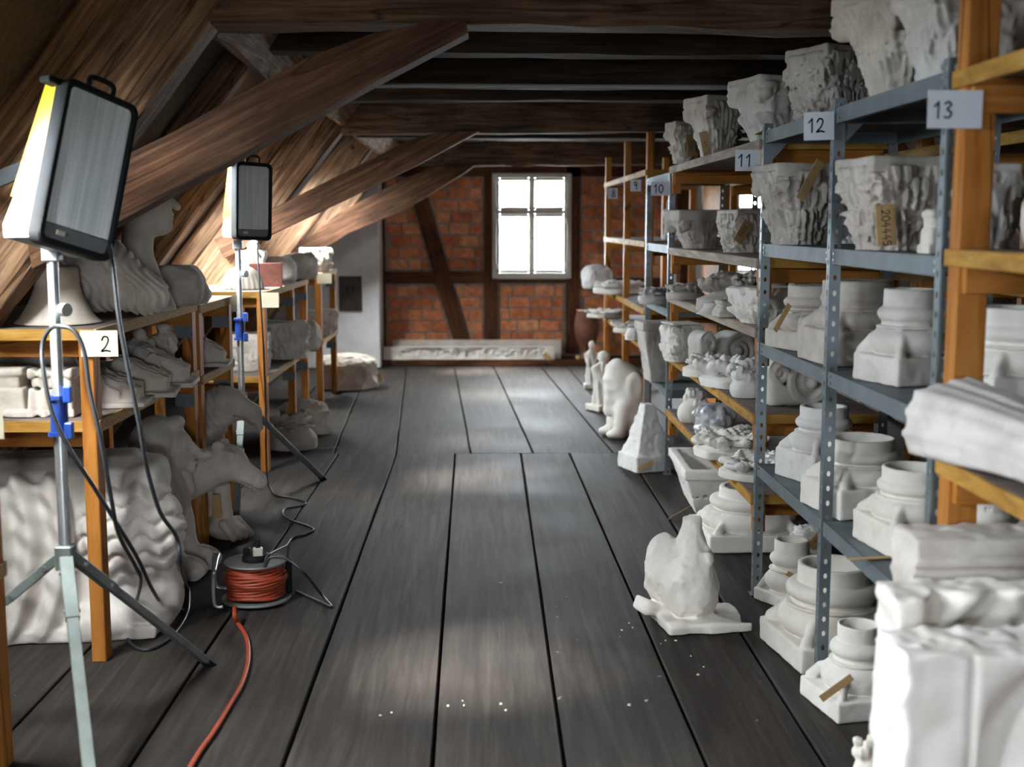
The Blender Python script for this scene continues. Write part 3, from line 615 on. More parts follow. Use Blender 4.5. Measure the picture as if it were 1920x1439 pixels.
def box(p, c, h, r=.004, rz=0.0, ry=0.0):
    x, y, z = p[0] - c[0], p[1] - c[1], p[2] - c[2]
    if rz: x, y = x * math.cos(rz) + y * math.sin(rz), -x * math.sin(rz) + y * math.cos(rz)
    if ry: x, z = x * math.cos(ry) - z * math.sin(ry), x * math.sin(ry) + z * math.cos(ry)
    q = [np.abs(x) - h[0] + r, np.abs(y) - h[1] + r, np.abs(z) - h[2] + r]
    return np.sqrt(sum(np.maximum(k, 0) ** 2 for k in q)) + np.minimum(np.maximum(q[0], np.maximum(q[1], q[2])), 0) - r
def cyl(p, c, R, h, r=.004):
    a = np.sqrt((p[0] - c[0]) ** 2 + (p[1] - c[1]) ** 2) - R + r; b = np.abs(p[2] - c[2]) - h + r
    return np.minimum(np.maximum(a, b), 0) + np.sqrt(np.maximum(a, 0) ** 2 + np.maximum(b, 0) ** 2) - r
def tor(p, z, R, r, c=(0, 0)):
    a = np.sqrt((p[0] - c[0]) ** 2 + (p[1] - c[1]) ** 2) - R; return np.sqrt(a * a + (p[2] - z) ** 2) - r
def su(a, b, k=.02):
    h = np.clip(.5 + .5 * (b - a) / k, 0, 1); return b + (a - b) * h - k * h * (1 - h)
def sd_(a, b, k=.01): return -su(-a, b, k)
mn, mx = np.minimum, np.maximum
NTRI = [0]
def net(f, lo, hi, n):
    lo = np.array(lo, float); hi = np.array(hi, float); h = (hi - lo).max() / n; lo = lo - 1.5 * h; N = np.ceil((hi + 1.5 * h - lo) / h).astype(int) + 1
    ax = [(lo[i] + h * np.arange(N[i])).astype(np.float32) for i in range(3)]; p = np.meshgrid(*ax, indexing='ij'); v = f(p).astype(np.float32)
    v = np.maximum(v, -(p[2] - 0.0)) if lo[2] < 0 and FLAT[0] else v
    v[0], v[-1] = 1, 1; v[:, 0], v[:, -1] = 1, 1; v[:, :, 0], v[:, :, -1] = 1, 1
    v = np.where(np.abs(v) < 1e-7, 1e-7, v); ins = v < 0; C = [N[i] - 1 for i in range(3)]
    acc = np.zeros((*C, 3), np.float32); cnt = np.zeros(C, np.float32)
    quads = []
    for a in range(3):
        s0 = [slice(None)] * 3; s1 = [slice(None)] * 3; s0[a] = slice(0, -1); s1[a] = slice(1, None); s0, s1 = tuple(s0), tuple(s1)
        cr = ins[s0] != ins[s1]; I = np.argwhere(cr); va = v[s0][cr]; vb = v[s1][cr]; t = va / (va - vb); P = I.astype(np.float32); P[:, a] += t
        b, c = [k for k in range(3) if k != a]
        for db in (0, -1):
            for dc in (0, -1):
                J = I.copy(); J[:, b] += db; J[:, c] += dc; ok = (J[:, b] >= 0) & (J[:, c] >= 0) & (J[:, b] < C[b]) & (J[:, c] < C[c])
                np.add.at(acc, tuple(J[ok].T), P[ok]); np.add.at(cnt, tuple(J[ok].T), 1)
        ok = (I[:, b] > 0) & (I[:, c] > 0) & (I[:, b] < C[b]) & (I[:, c] < C[c]); K = I[ok]; fl_ = ins[s0][cr][ok]
        q = []
        for db, dc in ((-1, -1), (0, -1), (0, 0), (-1, 0)):
            J = K.copy(); J[:, b] += db; J[:, c] += dc; q.append(np.ravel_multi_index(J.T, C))
        q = np.stack(q, 1); flip = fl_ if a != 1 else ~fl_; q[~flip] = q[~flip][:, ::-1]; quads.append(q)
    q = np.concatenate(quads); m = cnt > 0; idx = -np.ones(C, np.int64); idx[m] = np.arange(m.sum()); q = idx.ravel()[q]
    V = acc[m] / cnt[m][:, None] * h + lo
    NTRI[0] += 2 * len(q); return V, q
FLAT = [True]
def field_mesh(name, f, lo, hi, n, mat, flat=True):
    FLAT[0] = flat; V, q = net(f, lo, hi, n); me = bpy.data.meshes.new(name); me.vertices.add(len(V)); me.vertices.foreach_set('co', V.ravel().astype(np.float32))
    me.loops.add(4 * len(q)); me.loops.foreach_set('vertex_index', q.ravel().astype(np.int32)); me.polygons.add(len(q)); me.polygons.foreach_set('loop_start', np.arange(0, 4 * len(q), 4, dtype=np.int32))
    me.update(calc_edges=True); me.validate(); me.polygons.foreach_set('use_smooth', np.ones(len(me.polygons), bool)); me.materials.append(MATS[mat]); return me
def cast(name, label, cat, fl3, loc, rz=0.0, n=50, mat='plaster', group=None, rot=None):
    f, lo, hi = fl3; o = link(name, field_mesh(name, f, lo, hi, int(n * .95), mat), None, (loc[0], loc[1], loc[2] + .0015), rot or (0, 0, rz)); return tagp(o, label, cat, group)
def label_tag(o, loc, rot, text='', w=.095, h=.042, mat='cardboard'):
    t = MB().box((0, 0, 0), (w, .003, h), None, .001).build('tag', mat, o, loc, rot); t['label'] = 'brown paper tag'
    if text: strokes(text, h * .42, h * .05).build('inscription', 'sepia_ink', t, (.004, -.0018, 0))
    return t
# ------------------------------------------------------------ cast families
def f_base(w, H, hp=.25, seed=1, spur=1.0, hollow=.52, drum=.70, t1=.97, t2=.82, rot=0.0, twin=False):
    hp *= H; h = H - hp; R = w / 2
    def f(p):
        d = box(p, (0, 0, hp / 2), (R, R, hp / 2), .007) + noise(p, 30, seed) * .0018
        r1, r2 = .21 * h, .115 * h; b = mn(tor(p, hp + r1 * .92, t1 * R - r1, r1), cyl(p, (0, 0, hp + .2 * h), t1 * R - r1, .2 * h))
        b = mn(b, cyl(p, (0, 0, hp + .42 * h), t2 * R + .01 * w, .022 * h, .002))
        b = mn(b, cyl(p, (0, 0, hp + .47 * h), (t2 - .12) * R, .10 * h)); b = mn(b, mn(tor(p, hp + .62 * h, t2 * R - r2, r2), cyl(p, (0, 0, hp + .62 * h), t2 * R - r2, r2)))
        if twin: b = mn(b, tor(p, hp + .80 * h, t2 * R - r2 * 1.4, r2 * .7))
        b = mn(b, cyl(p, (0, 0, hp + h / 2), drum * R, h / 2, .005))
        if spur:
            a = R * .80
            for sx in (-1, 1):
                for sy in (-1, 1):
                    e = cap(p, (sx * a, sy * a, hp + .02 * h), (sx * R * .64, sy * R * .64, hp + .22 * h), .052 * w * spur, .034 * w * spur)
                    e = e - .006 * np.cos(34 / w * .25 * (p[0] * sx - p[1] * sy) * 2.2); b = su(b, e, .012)
        d = su(d, b, .006)
        if hollow: d = sd_(d, cyl(p, (0, 0, H), hollow * R * 1.02, .45 * h, .01), .006)
        return d + noise(p, 55, seed + 2) * .0012
    return f, (-R, -R, 0), (R, R, H)
def f_capital(wt, wb, H, seed=1, lv=8, aba=.17, vol=1.0, amp=.020, sq=3.5, rough=.006, wd=None):
    ha = aba * H; R = wt / 2; Ry = (wd or wt) / 2; ky = Ry / R
    def f(p):
        x, y, z = p[0], p[1] / ky, p[2]; t = np.clip(z / H, 0, 1.0); q = 2 + sq * t
        rr = (np.abs(x) ** q + np.abs(y) ** q + 1e-9) ** (1 / q); rad = wb / 2 + (R * .93 - wb / 2) * t ** 1.5; th = np.arctan2(y, x)
        bump = np.zeros_like(x)
        for k, (z0, z1, ph) in enumerate(((0, .46, 0.0), (.20, .80, .5), (.45, .98, 0))):
            tz = np.clip((t - z0) / (z1 - z0), 0, 1.15); u = (((th / (2 * PI) * lv + ph + .08 * noise(p, 14, seed)) % 1) - .5) * 2
            m = np.clip(1.15 - tz ** 4, 0, 1) * np.clip((1 - np.abs(u) * (.85 + .6 * tz ** 2)) * 4, 0, 1) * (t > z0 - .03)
            b = amp * m * (.30 + 1.75 * np.clip(tz, 0, 1) ** 2.6) * (1 - .35 * u * u) * (1 + .34 * np.cos(u * 12 + 4 * tz)); bump = mx(bump, b)
        d = (rr - rad - bump) * .75; d = mx(d, z - (H - ha * .6))
        for sx in (-1, 1):
            for sy in (-1, 1):
                if vol:
                    c = (sx * R * .80, sy * Ry * .80, H - ha - .10 * H); dd = np.sqrt((p[0] - c[0]) ** 2 + (p[1] - c[1]) ** 2 + (p[2] - c[2]) ** 2)
                    an = np.arctan2(p[2] - c[2], (p[0] - c[0]) * sx - (p[1] - c[1]) * sy); v = dd - .12 * wt * vol - .006 * np.cos(3 * an + dd * 90); d = su(d, v, .012)
        ab = box(p, (0, 0, H - ha / 2), (R, Ry, ha / 2), .006)
        for sx, sy in ((1, 0), (-1, 0), (0, 1), (0, -1)):
            ab = sd_(ab, cyl(p, (sx * R * 4.62, sy * Ry * 4.62, H - ha / 2), R * 3.7, ha, .002), .006)
        d = su(d, ab, .008)
        return d - ridged(p, 34, seed) * rough * np.clip((H - ha - z) / .02, 0.1, 1) + noise(p, 70, seed) * .001
    return f, (-R * 1.06, -Ry * 1.06, 0), (R * 1.06, Ry * 1.06, H)
def f_relief(w, d, h, seed=1, fr=18, oval=True, amp=.45, dome=.35, hole=0.0):
    """flat cast crowded with curling leaves and small volutes"""
    rnd = random.Random(seed); els = []; m = min(w, d); cnt = int(9 + fr * .85)
    for k in range(cnt):
        a = 2.4 * k + rnd.uniform(-.3, .3); r = math.sqrt((k + .5) / cnt) * .82
        if hole: r = .52 + .34 * rnd.random()
        els.append((math.cos(a) * r * w / 2, math.sin(a) * r * d / 2, a + rnd.uniform(-1.1, 1.1), m * rnd.uniform(.16, .27), rnd.random() < .38))
    def f(p):
        x, y = p[0] / (w / 2), p[1] / (d / 2); rad = np.sqrt(x * x + y * y)
        edge = (rad if oval else (x ** 6 + y ** 6) ** (1 / 6)) + noise(p, 12, seed + 9) * .10
        t0 = h * (1 - amp) * (1 - dome * np.clip(edge, 0, 1) ** 2)
        if hole: t0 = t0 - h * .45 * np.clip((hole - rad) * 6, 0, 1) + h * .25 * np.exp(-((rad - hole - .08) / .06) ** 2)
        b = mx((p[2] - t0) * .6, (edge - 1) * m * .42)
        for (cx, cy, an, s, vol) in els:
            ca, sa = math.cos(an), math.sin(an); u = (p[0] - cx) * ca + (p[1] - cy) * sa; v = -(p[0] - cx) * sa + (p[1] - cy) * ca
            e2 = (cx / w * 2) ** 2 + (cy / d * 2) ** 2; z0 = h * (1 - amp) * (1 - dome * min(1, e2)) + h * .05
            if vol:
                rr = np.sqrt(u * u + v * v); e = np.sqrt((rr - s * .42) ** 2 + (p[2] - z0 - h * amp * .25) ** 2) - s * .15; e = mn(e, np.sqrt(u * u + v * v + (p[2] - z0 - h * amp * .3) ** 2) - s * .14)
            else:
                zc = z0 + h * amp * .30 * (1 + u / s); e = ell((u, v, p[2] - zc), (0, 0, 0), (s, s * .40 , max(.012, h * amp * .34))); e = e + s * .045 * np.cos(np.abs(v) * 26 / s * .45 - u * 14 / s) - s * .03 * np.exp(-(v / (s * .07)) ** 2)
            b = su(b, e, s * .06)
        return b + noise(p, 60, seed) * .001
    return f, (-w * .56, -d * .56, 0), (w * .56, d * .56, h * 1.18)
def f_rock(w, d, h, seed=1, amp=.16, fr=6.0, flat=True):
    def f(p):
        e = ell(p, (0, 0, h * .42), (w * .5, d * .5, h * .6)); b = box(p, (0, 0, h * .45), (w * .42, d * .42, h * .42), .04); e = su(e, b, .08)
        return e * .8 + noise(p, fr / w * .6, seed) * amp * w * .35 + ridged(p, fr / w * 1.6, seed + 1) * amp * w * .09
    return f, (-w * .56, -d * .56, 0), (w * .56, d * .56, h)
def f_scroll(w, d, h, seed=1, turns=2.2):
    """console with a volute at one end, volute axis along y"""
    R = h * .50
    def f(p):
        cx, cz = w / 2 - R, R * .98; x, z = p[0] - cx, p[2] - cz; r = np.sqrt(x * x + z * z); th = np.arctan2(z, x)
        disc = mx(r - R, np.abs(p[1]) - d / 2); sp = np.cos(th + 2 * PI * turns * r / R); fade = np.clip((np.abs(p[1]) - d / 2 + .03) / .03, 0, 1)
        disc = disc + .016 * np.clip(.2 - sp, 0, 1.0) * np.clip(1 - r / R * .3, 0, 1)
        eye = ell(p, (cx, -d / 2, cz), (R * .24, .02, R * .24)); eye = mn(eye, ell(p, (cx, d / 2, cz), (R * .24, .02, R * .24)))
        s = np.clip((p[0] + w / 2) / (w - R), 0, 1); zc = h * .72 - (h * .25) * s ** 1.5 + .05 * h * np.sin(6 * s); body = box(p, (-R * .55, 0, h * .4), (w / 2 - R * .55, d * .46, h * .4), .03)
        body = mx(body, (p[2] - (h * .95 - h * .55 * np.sin(np.clip(s, 0, 1) * PI))) * .6) - .006 * np.cos(p[1] * 110) * np.clip(p[2] / h, 0, 1)
        R2 = h * .27; x2, z2 = p[0] + w / 2 - R2, p[2] - (h - R2); r2 = np.sqrt(x2 ** 2 + z2 ** 2); v2 = mx(r2 - R2, np.abs(p[1]) - d * .42) + .008 * np.clip(.2 - np.cos(np.arctan2(z2, x2) + 2 * PI * 1.6 * r2 / R2), 0, 1)
        return su(su(mn(disc, eye), body, .02), v2, .015) + noise(p, 40, seed) * .002
    return f, (-w / 2, -d / 2 - .02, 0), (w / 2, d / 2 + .02, h * 1.02)
def f_boss(w, h, seed=1, sides=8):
    """octagonal keystone boss: drum with scooped sides and a carved dome"""
    def f(p):
        th = np.arctan2(p[1], p[0]); r = np.sqrt(p[0] ** 2 + p[1] ** 2); a = (th + PI / sides) % (2 * PI / sides) - PI / sides
        oc = r * np.cos(a) - w * .46; d = mx(oc, p[2] - h * .72)
        for k in range(sides):
            t = (k + .5) * 2 * PI / sides; d = sd_(d, ell(p, (w * .53 * math.cos(t), w * .53 * math.sin(t), h * .42), (w * .12, w * .12, h * .26)), .015)
        dome = ell(p, (0, 0, h * .74), (w * .455, w * .455, h * .20)) - ridged(p, 9 / w, seed) * .016
        return su(d, dome, .02) + noise(p, 40, seed) * .002
    return f, (-w * .52, -w * .52, 0), (w * .52, w * .52, h)
def f_footcast(w, d, h, seed=1):
    """wedge-shaped cast with deep folds on a thin slab"""
    def f(p):
        s = box(p, (0, 0, .010), (w / 2, d / 2, .010), .003) + noise(p, 22, seed) * .004
        t = np.clip(p[0] / w + .5, 0, 1); top = h * (1 - .72 * t ** 1.15); b = box(p, (-w * .06, 0, h / 2), (w * .40, d * .36, h / 2), .03); b = mx(b, (p[2] - top) * .7)
        b = b + .010 * np.cos((p[1] + .18 * p[0] + .02 * noise(p, 16, seed)) * 150) * np.clip(p[2] / h * 2, 0, 1) + ridged(p, 22, seed) * -.006
        return su(s, b, .012)
    return f, (-w / 2, -d / 2, 0), (w / 2, d / 2, h * 1.08)
# ------------------------------------------------------------ figures
def f_calf():
    def f(p):
        neck = cap(p, (-.30, .02, .34), (.02, 0, .475), .125, .098); skull = ell(p, (.075, 0, .50), (.105, .085, .085)); muz = cap(p, (.11, 0, .475), (.235, 0, .405), .070, .048)
        d = su(su(neck, skull, .04), muz, .03); d = su(d, ell(p, (.245, 0, .40), (.042, .052, .042)), .02); d = sd_(d, box(p, (.23, 0, .378), (.06, .06, .003), .002, 0, .45), .006)
        for s in (-1, 1):
            ear = ell((p[0] + .25 * (np.abs(p[1]) - .10), p[1], p[2]), (-.005, s * .145, .545), (.055, .085, .036)); ear = sd_(ear, ell((p[0] + .25 * (np.abs(p[1]) - .10), p[1], p[2]), (.035, s * .16, .548), (.034, .062, .022)), .006); d = su(d, ear, .012)
            d = su(d, ell(p, (.115, s * .073, .522), (.030, .020, .022)), .008); d = sd_(d, ell(p, (.125, s * .094, .522), (.022, .012, .013)), .004); d = su(d, ell(p, (.122, s * .084, .522), (.011, .008, .009)), .002); d = su(d, cap(p, (.08, s * .06, .555), (.14, s * .065, .545), .014, .010), .012)
            d = su(d, ell(p, (.05, s * .045, .585), (.028, .026, .022)), .015); d = sd_(d, ell(p, (.272, s * .026, .412), (.015, .010, .012)), .006)
        d = su(d, cap(p, (-.28, 0, .05), (-.29, 0, .34), .11, .12), .06)
        return d + noise(p, 14, 3) * .003
    return f, (-.47, -.22, 0), (.30, .22, .62)
def f_vulture():
    def f(p):
        d = su(cap(p, (-.16, 0, .05), (-.13, 0, .36), .115, .085), cap(p, (-.13, 0, .36), (-.02, 0, .60), .085, .088), .05)
        d = d + .005 * np.cos(p[2] * 130 + 9 * p[0]) ; head = ell(p, (.02, 0, .645), (.125, .09, .10)); d = su(d, head, .04) + .004 * np.cos((p[2] * .6 + p[0]) * 160) * (p[0] < .03)
        d = su(d, cap(p, (.08, 0, .645), (.185, 0, .60), .072, .050), .03); d = su(d, cap(p, (.185, 0, .60), (.225, 0, .525), .050, .020), .02)
        for s in (-1, 1):
            d = sd_(d, ell(p, (.075, s * .088, .655), (.032, .024, .022)), .006); d = su(d, ell(p, (.075, s * .072, .655), (.017, .017, .013)), .003); d = su(d, cap(p, (.02, s * .07, .70), (.12, s * .055, .672), .018, .012), .015)
        d = sd_(d, box(p, (.15, 0, .566), (.07, .09, .004), .002, 0, .45), .006)
        d = su(d, box(p, (-.12, 0, .03), (.16, .13, .03), .01), .04)
        return d
    return f, (-.3, -.16, 0), (.26, .16, .76)
def f_sphinx():
    def f(p):
        body = su(cap(p, (-.36, 0, .23), (-.04, 0, .30), .15, .135), ell(p, (-.02, 0, .33), (.13, .13, .15)), .06)
        head = ell(p, (.045, 0, .575), (.088, .08, .105)); face = ell(p, (.105, 0, .55), (.05, .06, .075)); d = su(head, face, .03)
        d = su(d, cap(p, (.145, 0, .59), (.178, 0, .545), .011, .019), .010); d = su(d, ell(p, (.148, 0, .508), (.020, .030, .010)), .01); d = su(d, ell(p, (.138, 0, .482), (.026, .034, .022)), .014)
        for s in (-1, 1): d = sd_(d, ell(p, (.145, s * .032, .578), (.018, .018, .011)), .008)
        wig = mx(ell(p, (-.01, 0, .555), (.125, .145, .16)), -(p[0] - .085) * -1.0); wig = mx(wig, p[0] - .072 - .25 * (p[2] - .56)); wig = wig + .0018 * np.cos(p[2] * 190 + 30 * np.abs(p[1])) * np.clip((.62 - p[2]) / .04, 0, 1); d = su(d, wig, .012)
        for s in (-1, 1): d = su(d, cap(p, (.03, s * .115, .56), (.075, s * .10, .36), .040, .045), .02)
        d = su(d, ell(p, (.075, 0, .685), (.04, .05, .03)), .02); d = su(d, cap(p, (0, 0, .33), (.03, 0, .50), .075, .058), .03); d = su(d, body, .03)
        for s in (-1, 1):
            leg = cap(p, (.03, s * .085, .30), (.07, s * .09, .075), .070, .055); paw = ell(p, (.125, s * .09, .05), (.10, .065, .055)); leg = su(leg, paw, .03)
            leg = leg + .008 * np.clip(np.cos((p[1] - s * .09) * 150), -1, .2) * (p[0] > .14); d = su(d, leg, .02)
        d = su(d, ell(p, (-.34, 0, .12), (.16, .17, .15)), .06)
        return d + noise(p, 16, 4) * .003
    return f, (-.53, -.19, 0), (.24, .19, .73)
def f_lion():
    """big winged relief block: ribbed wing on one side, rows of curls on the other; faces -y"""
    def f(p):
        x, y, z = p; d = box(p, (-.05, .04, .33), (.34, .17, .32), .06) + noise(p, 5, 1) * .02
        wing = mx(box(p, (-.22, -.11, .31), (.18, .10, .30), .05), -1); ph = x + .22 - .10 * np.sin(z * 4.2); wing = wing + .022 * np.cos(ph * 55) + .004 * np.cos(z * 60 + ph * 40); d = su(d, wing, .02)
        mane = ell(p, (.16, -.06, .38), (.20, .18, .23)); row = z * 98 + 1.5 * np.sin(x * 62 + z * 9) + .6 * np.sin(x * 23); mane = mane + .020 * (1 - np.abs(np.sin(row * .5))) ** 2 - .004 + .003 * np.sin(x * 124 + z * 40); d = su(d, mane, .02)
        d = su(d, ell(p, (.20, -.05, .13), (.15, .15, .15)), .03); d = su(d, ell(p, (.05, -.15, .06), (.12, .09, .07)), .03); d = su(d, box(p, (-.08, -.04, .025), (.34, .17, .025), .01), .02)
        d = su(d, box(p, (-.1, .05, .62), (.28, .10, .05), .03), .04) + noise(p, 22, 2) * .006
        return d
    return f, (-.46, -.27, 0), (.40, .24, .70)
def f_profile():
    """woman's head in profile facing +x on a long neck"""
    def f(p):
        d = ell(p, (-.02, 0, .47), (.115, .088, .115)); d = su(d, ell(p, (.045, 0, .43), (.072, .066, .10)), .03)
        d = su(d, cap(p, (.108, 0, .468), (.142, 0, .428), .012, .017), .014); d = su(d, ell(p, (.108, 0, .398), (.020, .030, .009)), .008); d = su(d, ell(p, (.107, 0, .382), (.018, .027, .009)), .006)
        d = su(d, ell(p, (.090, 0, .348), (.030, .032, .024)), .016); d = su(d, cap(p, (.06, 0, .355), (-.03, 0, .39), .045, .05), .03)
        for s in (-1, 1): d = sd_(d, ell(p, (.098, s * .034, .468), (.020, .020, .011)), .01); d = su(d, ell(p, (-.02, s * .085, .44), (.022, .012, .035)), .008)
        hair = ell(p, (-.05, 0, .50), (.125, .105, .115)) + .006 * np.cos(p[2] * 120 + 25 * np.sin(p[0] * 22)); hair = mx(hair, (p[0] - .03) - (p[2] - .47) * .7); d = su(d, hair, .012); d = su(d, ell(p, (-.16, 0, .46), (.055, .06, .055)), .02)
        d = su(d, cap(p, (-.05, 0, .10), (-.02, 0, .38), .070, .062), .03); d = su(d, cap(p, (.02, 0, .0), (-.02, 0, .15), .10, .075), .04)
        return d
    return f, (-.24, -.13, 0), (.19, .13, .63)
def f_wavy():
    """reclining head whose long wavy hair sweeps down in grooves"""
    def f(p):
        x, y, z = p; d = su(ell(p, (-.06, 0, .17), (.15, .12, .15)), cap(p, (-.02, 0, .16), (.13, 0, .09), .12, .085), .04)
        u = x * 1.0 + z * .55 + .022 * np.sin(z * 38 + 6 * x); g = np.cos(u * 215); d = d - .0055 * g
        return d + .002 * noise(p, 30, 2)
    return f, (-.22, -.14, 0), (.23, .14, .33)
def f_bell(w, h):
    def f(p):
        r = np.sqrt(p[0] ** 2 + p[1] ** 2); t = np.clip(p[2] / h, 0, 1); R = w / 2 * (1 - .62 * np.sqrt(np.clip(t * 1.5, 0, 1)) ) + .02; d = mx((r - R) * .6, p[2] - h); d = su(d, cyl(p, (0, 0, h * .8), w * .22, h * .2, .02), .02)
        return d + .002 * noise(p, 25, 3)
    return f, (-w * .55, -w * .55, 0), (w * .55, w * .55, h)
def f_dome(w, h):
    def f(p):
        th = np.arctan2(p[1], p[0]); d = ell(p, (0, 0, 0), (w / 2, w / 2, h)); return d - .004 * np.cos(th * 22) * np.clip(1 - p[2] / h, 0, 1) + .001 * noise(p, 20, 2)
    return f, (-w * .52, -w * .52, 0), (w * .52, w * .52, h * 1.02)
def f_broken():
    """weathered headless figure: egg-shaped body, raised stump, on a thin broken slab"""
    def f(p):
        x, y, z = p; s = box(p, (.055, -.01, .016), (.165, .15, .018), .008, .22) + noise(p, 8, 1) * .018 + noise(p, 24, 6) * .006; s = su(s, box(p, (-.135, -.005, .055), (.055, .055, .028), .015, .5, .35) + noise(p, 20, 8) * .012, .03)
        d = ell(p, (.005, -.03, .155), (.108, .10, .155)); d = su(d, ell(p, (-.085, .03, .20), (.078, .09, .145)), .02); d = su(d, ell(p, (.06, .03, .13), (.08, .09, .12)), .03)
        post = cap(p, (.012, -.01, .26), (.020, -.005, .40), .070, .036); post = mx(post, z - .412 - .15 * x); d = su(d, post, .018); d = su(d, box(p, (.045, -.055, .262), (.045, .03, .022), .012, 0, -.2), .02)
        d = sd_(d, cap(p, (-.048, -.12, .32), (-.045, -.13, .08), .016, .010), .022)
        d = d - ridged(p, 20, 3) * .006 + noise(p, 11, 2) * .012 + noise(p, 45, 5) * .003
        return su(s, d, .018)
    return f, (-.24, -.22, 0), (.25, .2, .43)
def f_drape(L, R):
    """drapery fragment lying along x; cut face at x = 0, shallow folds run lengthwise"""
    def f(p):
        x, y, z = p; t = np.clip(x / L, 0, 1); r = R * (1 - .42 * t); yy, zz = y, z - r * .98; a = np.arctan2(zz, yy); rr = np.sqrt((yy / 1.2) ** 2 + zz ** 2)
        d = (rr - r - .0035 * np.cos(a * 15 + 6 * t + 1.2 * np.sin(x * 7)) - .005 * np.cos(a * 5 + 3 * t)) * .85; d = mx(d, -x + .10 * zz); d = mx(d, x - L)
        d = mx(d, -(z - .022 - .05 * np.clip(np.sin(x * 8 - 1.0), 0, 1) * t)); return d + .0015 * noise(p, 18, 1)
    return f, (-.03, -R * 1.3, 0), (L, R * 1.3, R * 2.05)
def f_panel(w, h, d, kind):
    """thick moulded panel standing up, face towards -y, left edge rough"""
    def f(p):
        x, y, z = p; b = box(p, (0, 0, h / 2), (w / 2, d / 2, h / 2), .008)
        b = mx(b, -(x + w / 2 - .008 - .012 * noise(p, 16, 4) - .007 * noise(p, 45, 5))); b = mx(b, (z - h + .006 + .006 * noise(p, 40, 3)))
        yf = y + d / 2
        if kind == 0:
            g = .02 * np.exp(-((z - h + .085) / .005) ** 2) + .075 * np.exp(-((z - h + .150) / .026) ** 2) * (z < h - .10) - .02 * np.exp(-((z - h + .105) / .012) ** 2) + .012 * np.exp(-((z - h + .055 + .02 * x) / .004) ** 2) * .4
            k = -.012 * np.exp(-(((x + w / 2 - .13) / .012) ** 2 + ((z - h + .05) / .010) ** 2))
            b = mx(b, -(yf - g - k))
        elif kind == 1:
            s = np.clip((x + w / 2 - .06) / .05, 0, 1); q = z - h + .02 + .10 * np.cos((x + w / 2) * 6.5) ; g = s * (.035 + .045 * (1 + np.sin(q * 46 - 20 * x)) * .5 + .035 * np.exp(-((q + .05) / .03) ** 2)); b = mx(b, -(yf - g))
        else:
            xe = x + w / 2; g = .010 * np.exp(-((xe - .145) / .006) ** 2) + .008 * np.exp(-((z - h + .31) / .004) ** 2)
            r = np.sqrt((xe - .42) ** 2 + ((z - h + .36) * .8) ** 2); sc = np.clip((xe - .165) / .02, 0, 1) * np.clip((h - .02 - z) / .03, 0, 1)
            g = g + sc * (.075 * np.exp(-((r - .245) / .045) ** 2) - .0 * r) + sc * (r < .20) * .0; b = mx(b, -(yf - g))
            for (cx, cz, rr) in ((.36, .17, .035), (.33, .23, .03), (.40, .26, .03)):
                c = np.sqrt((xe - cx) ** 2 + (z - h + cz) ** 2 + (yf) ** 2) - rr; b = su(b, c + .008 * np.cos(np.arctan2(z - h + cz, xe - cx) * 2 + c * 220), .012)
        return b + .0025 * noise(p, 20, kind) + .0012 * noise(p, 80, kind + 3)
    return f, (-w / 2 - .02, -d / 2 - .06, 0), (w / 2, d / 2, h)
def f_trough(w, l, h):
    def f(p):
        t = np.clip(p[2] / h, 0, 1); k = .50 + .50 * t; d = mx(np.abs(p[0]) - w / 2 * k, np.abs(p[1]) - l / 2 * (.72 + .28 * t)) * .8; d = mx(d, p[2] - h); rim = box(p, (0, 0, h - .025), (w / 2, l / 2, .025), .004); d = mn(d, rim)
        d = sd_(d, box(p, (0, 0, h), (w / 2 - .05, l / 2 - .06, h * .6), .01), .005); return d + ridged(p, 26, 4) * -.004 * (p[2] < h - .05) + noise(p, 30, 2) * .0015
    return f, (-w / 2, -l / 2, 0), (w / 2, l / 2, h)
def f_pyramid(w, h):
    def f(p):
        d = box(p, (0, 0, .05), (w / 2, w / 2, .05), .005); t = np.clip((p[2] - .09) / (h - .09), 0, 1); k = .95 - .72 * t ** .8; m = mx((p[2] - h), (mx(np.abs(p[0]), np.abs(p[1])) - w / 2 * k) * .75); d = mn(d, mx(m, .09 - p[2]))
        d = su(d, box(p, (.0, 0, .17), (w * .33, w * .33, .012), .004), .006); return d - ridged(p, 24, 6) * .005 + noise(p, 60, 2) * .0015
    return f, (-w / 2, -w / 2, 0), (w / 2, w / 2, h)
def f_figure(w, h, seed, plinth=True):
    """small standing draped figure"""
    def f(p):
        d = cap(p, (0, 0, h * .12), (0, 0, h * .55), w * .36, w * .30); d = su(d, ell(p, (0, 0, h * .66), (w * .38, w * .27, h * .15)), .03); d = d + w * .04 * np.cos(np.arctan2(p[1], p[0]) * 9 + p[2] * 12)
        d = su(d, cap(p, (0, 0, h * .75), (0, 0, h * .84), w * .13, w * .12), .02); d = su(d, ell(p, (0, -w * .02, h * .90), (w * .2, w * .22, h * .095)), .012)
        for s in (-1, 1): d = su(d, cap(p, (s * w * .36, 0, h * .70), (s * w * .16, -w * .34, h * .50), w * .12, w * .09), .02)
        if plinth: d = su(d, box(p, (0, 0, h * .05), (w * .46, w * .42, h * .05), .005), .015)
        return d - ridged(p, 26, seed) * .006
    return f, (-w * .55, -w * .55, 0), (w * .55, w * .55, h * 1.01)
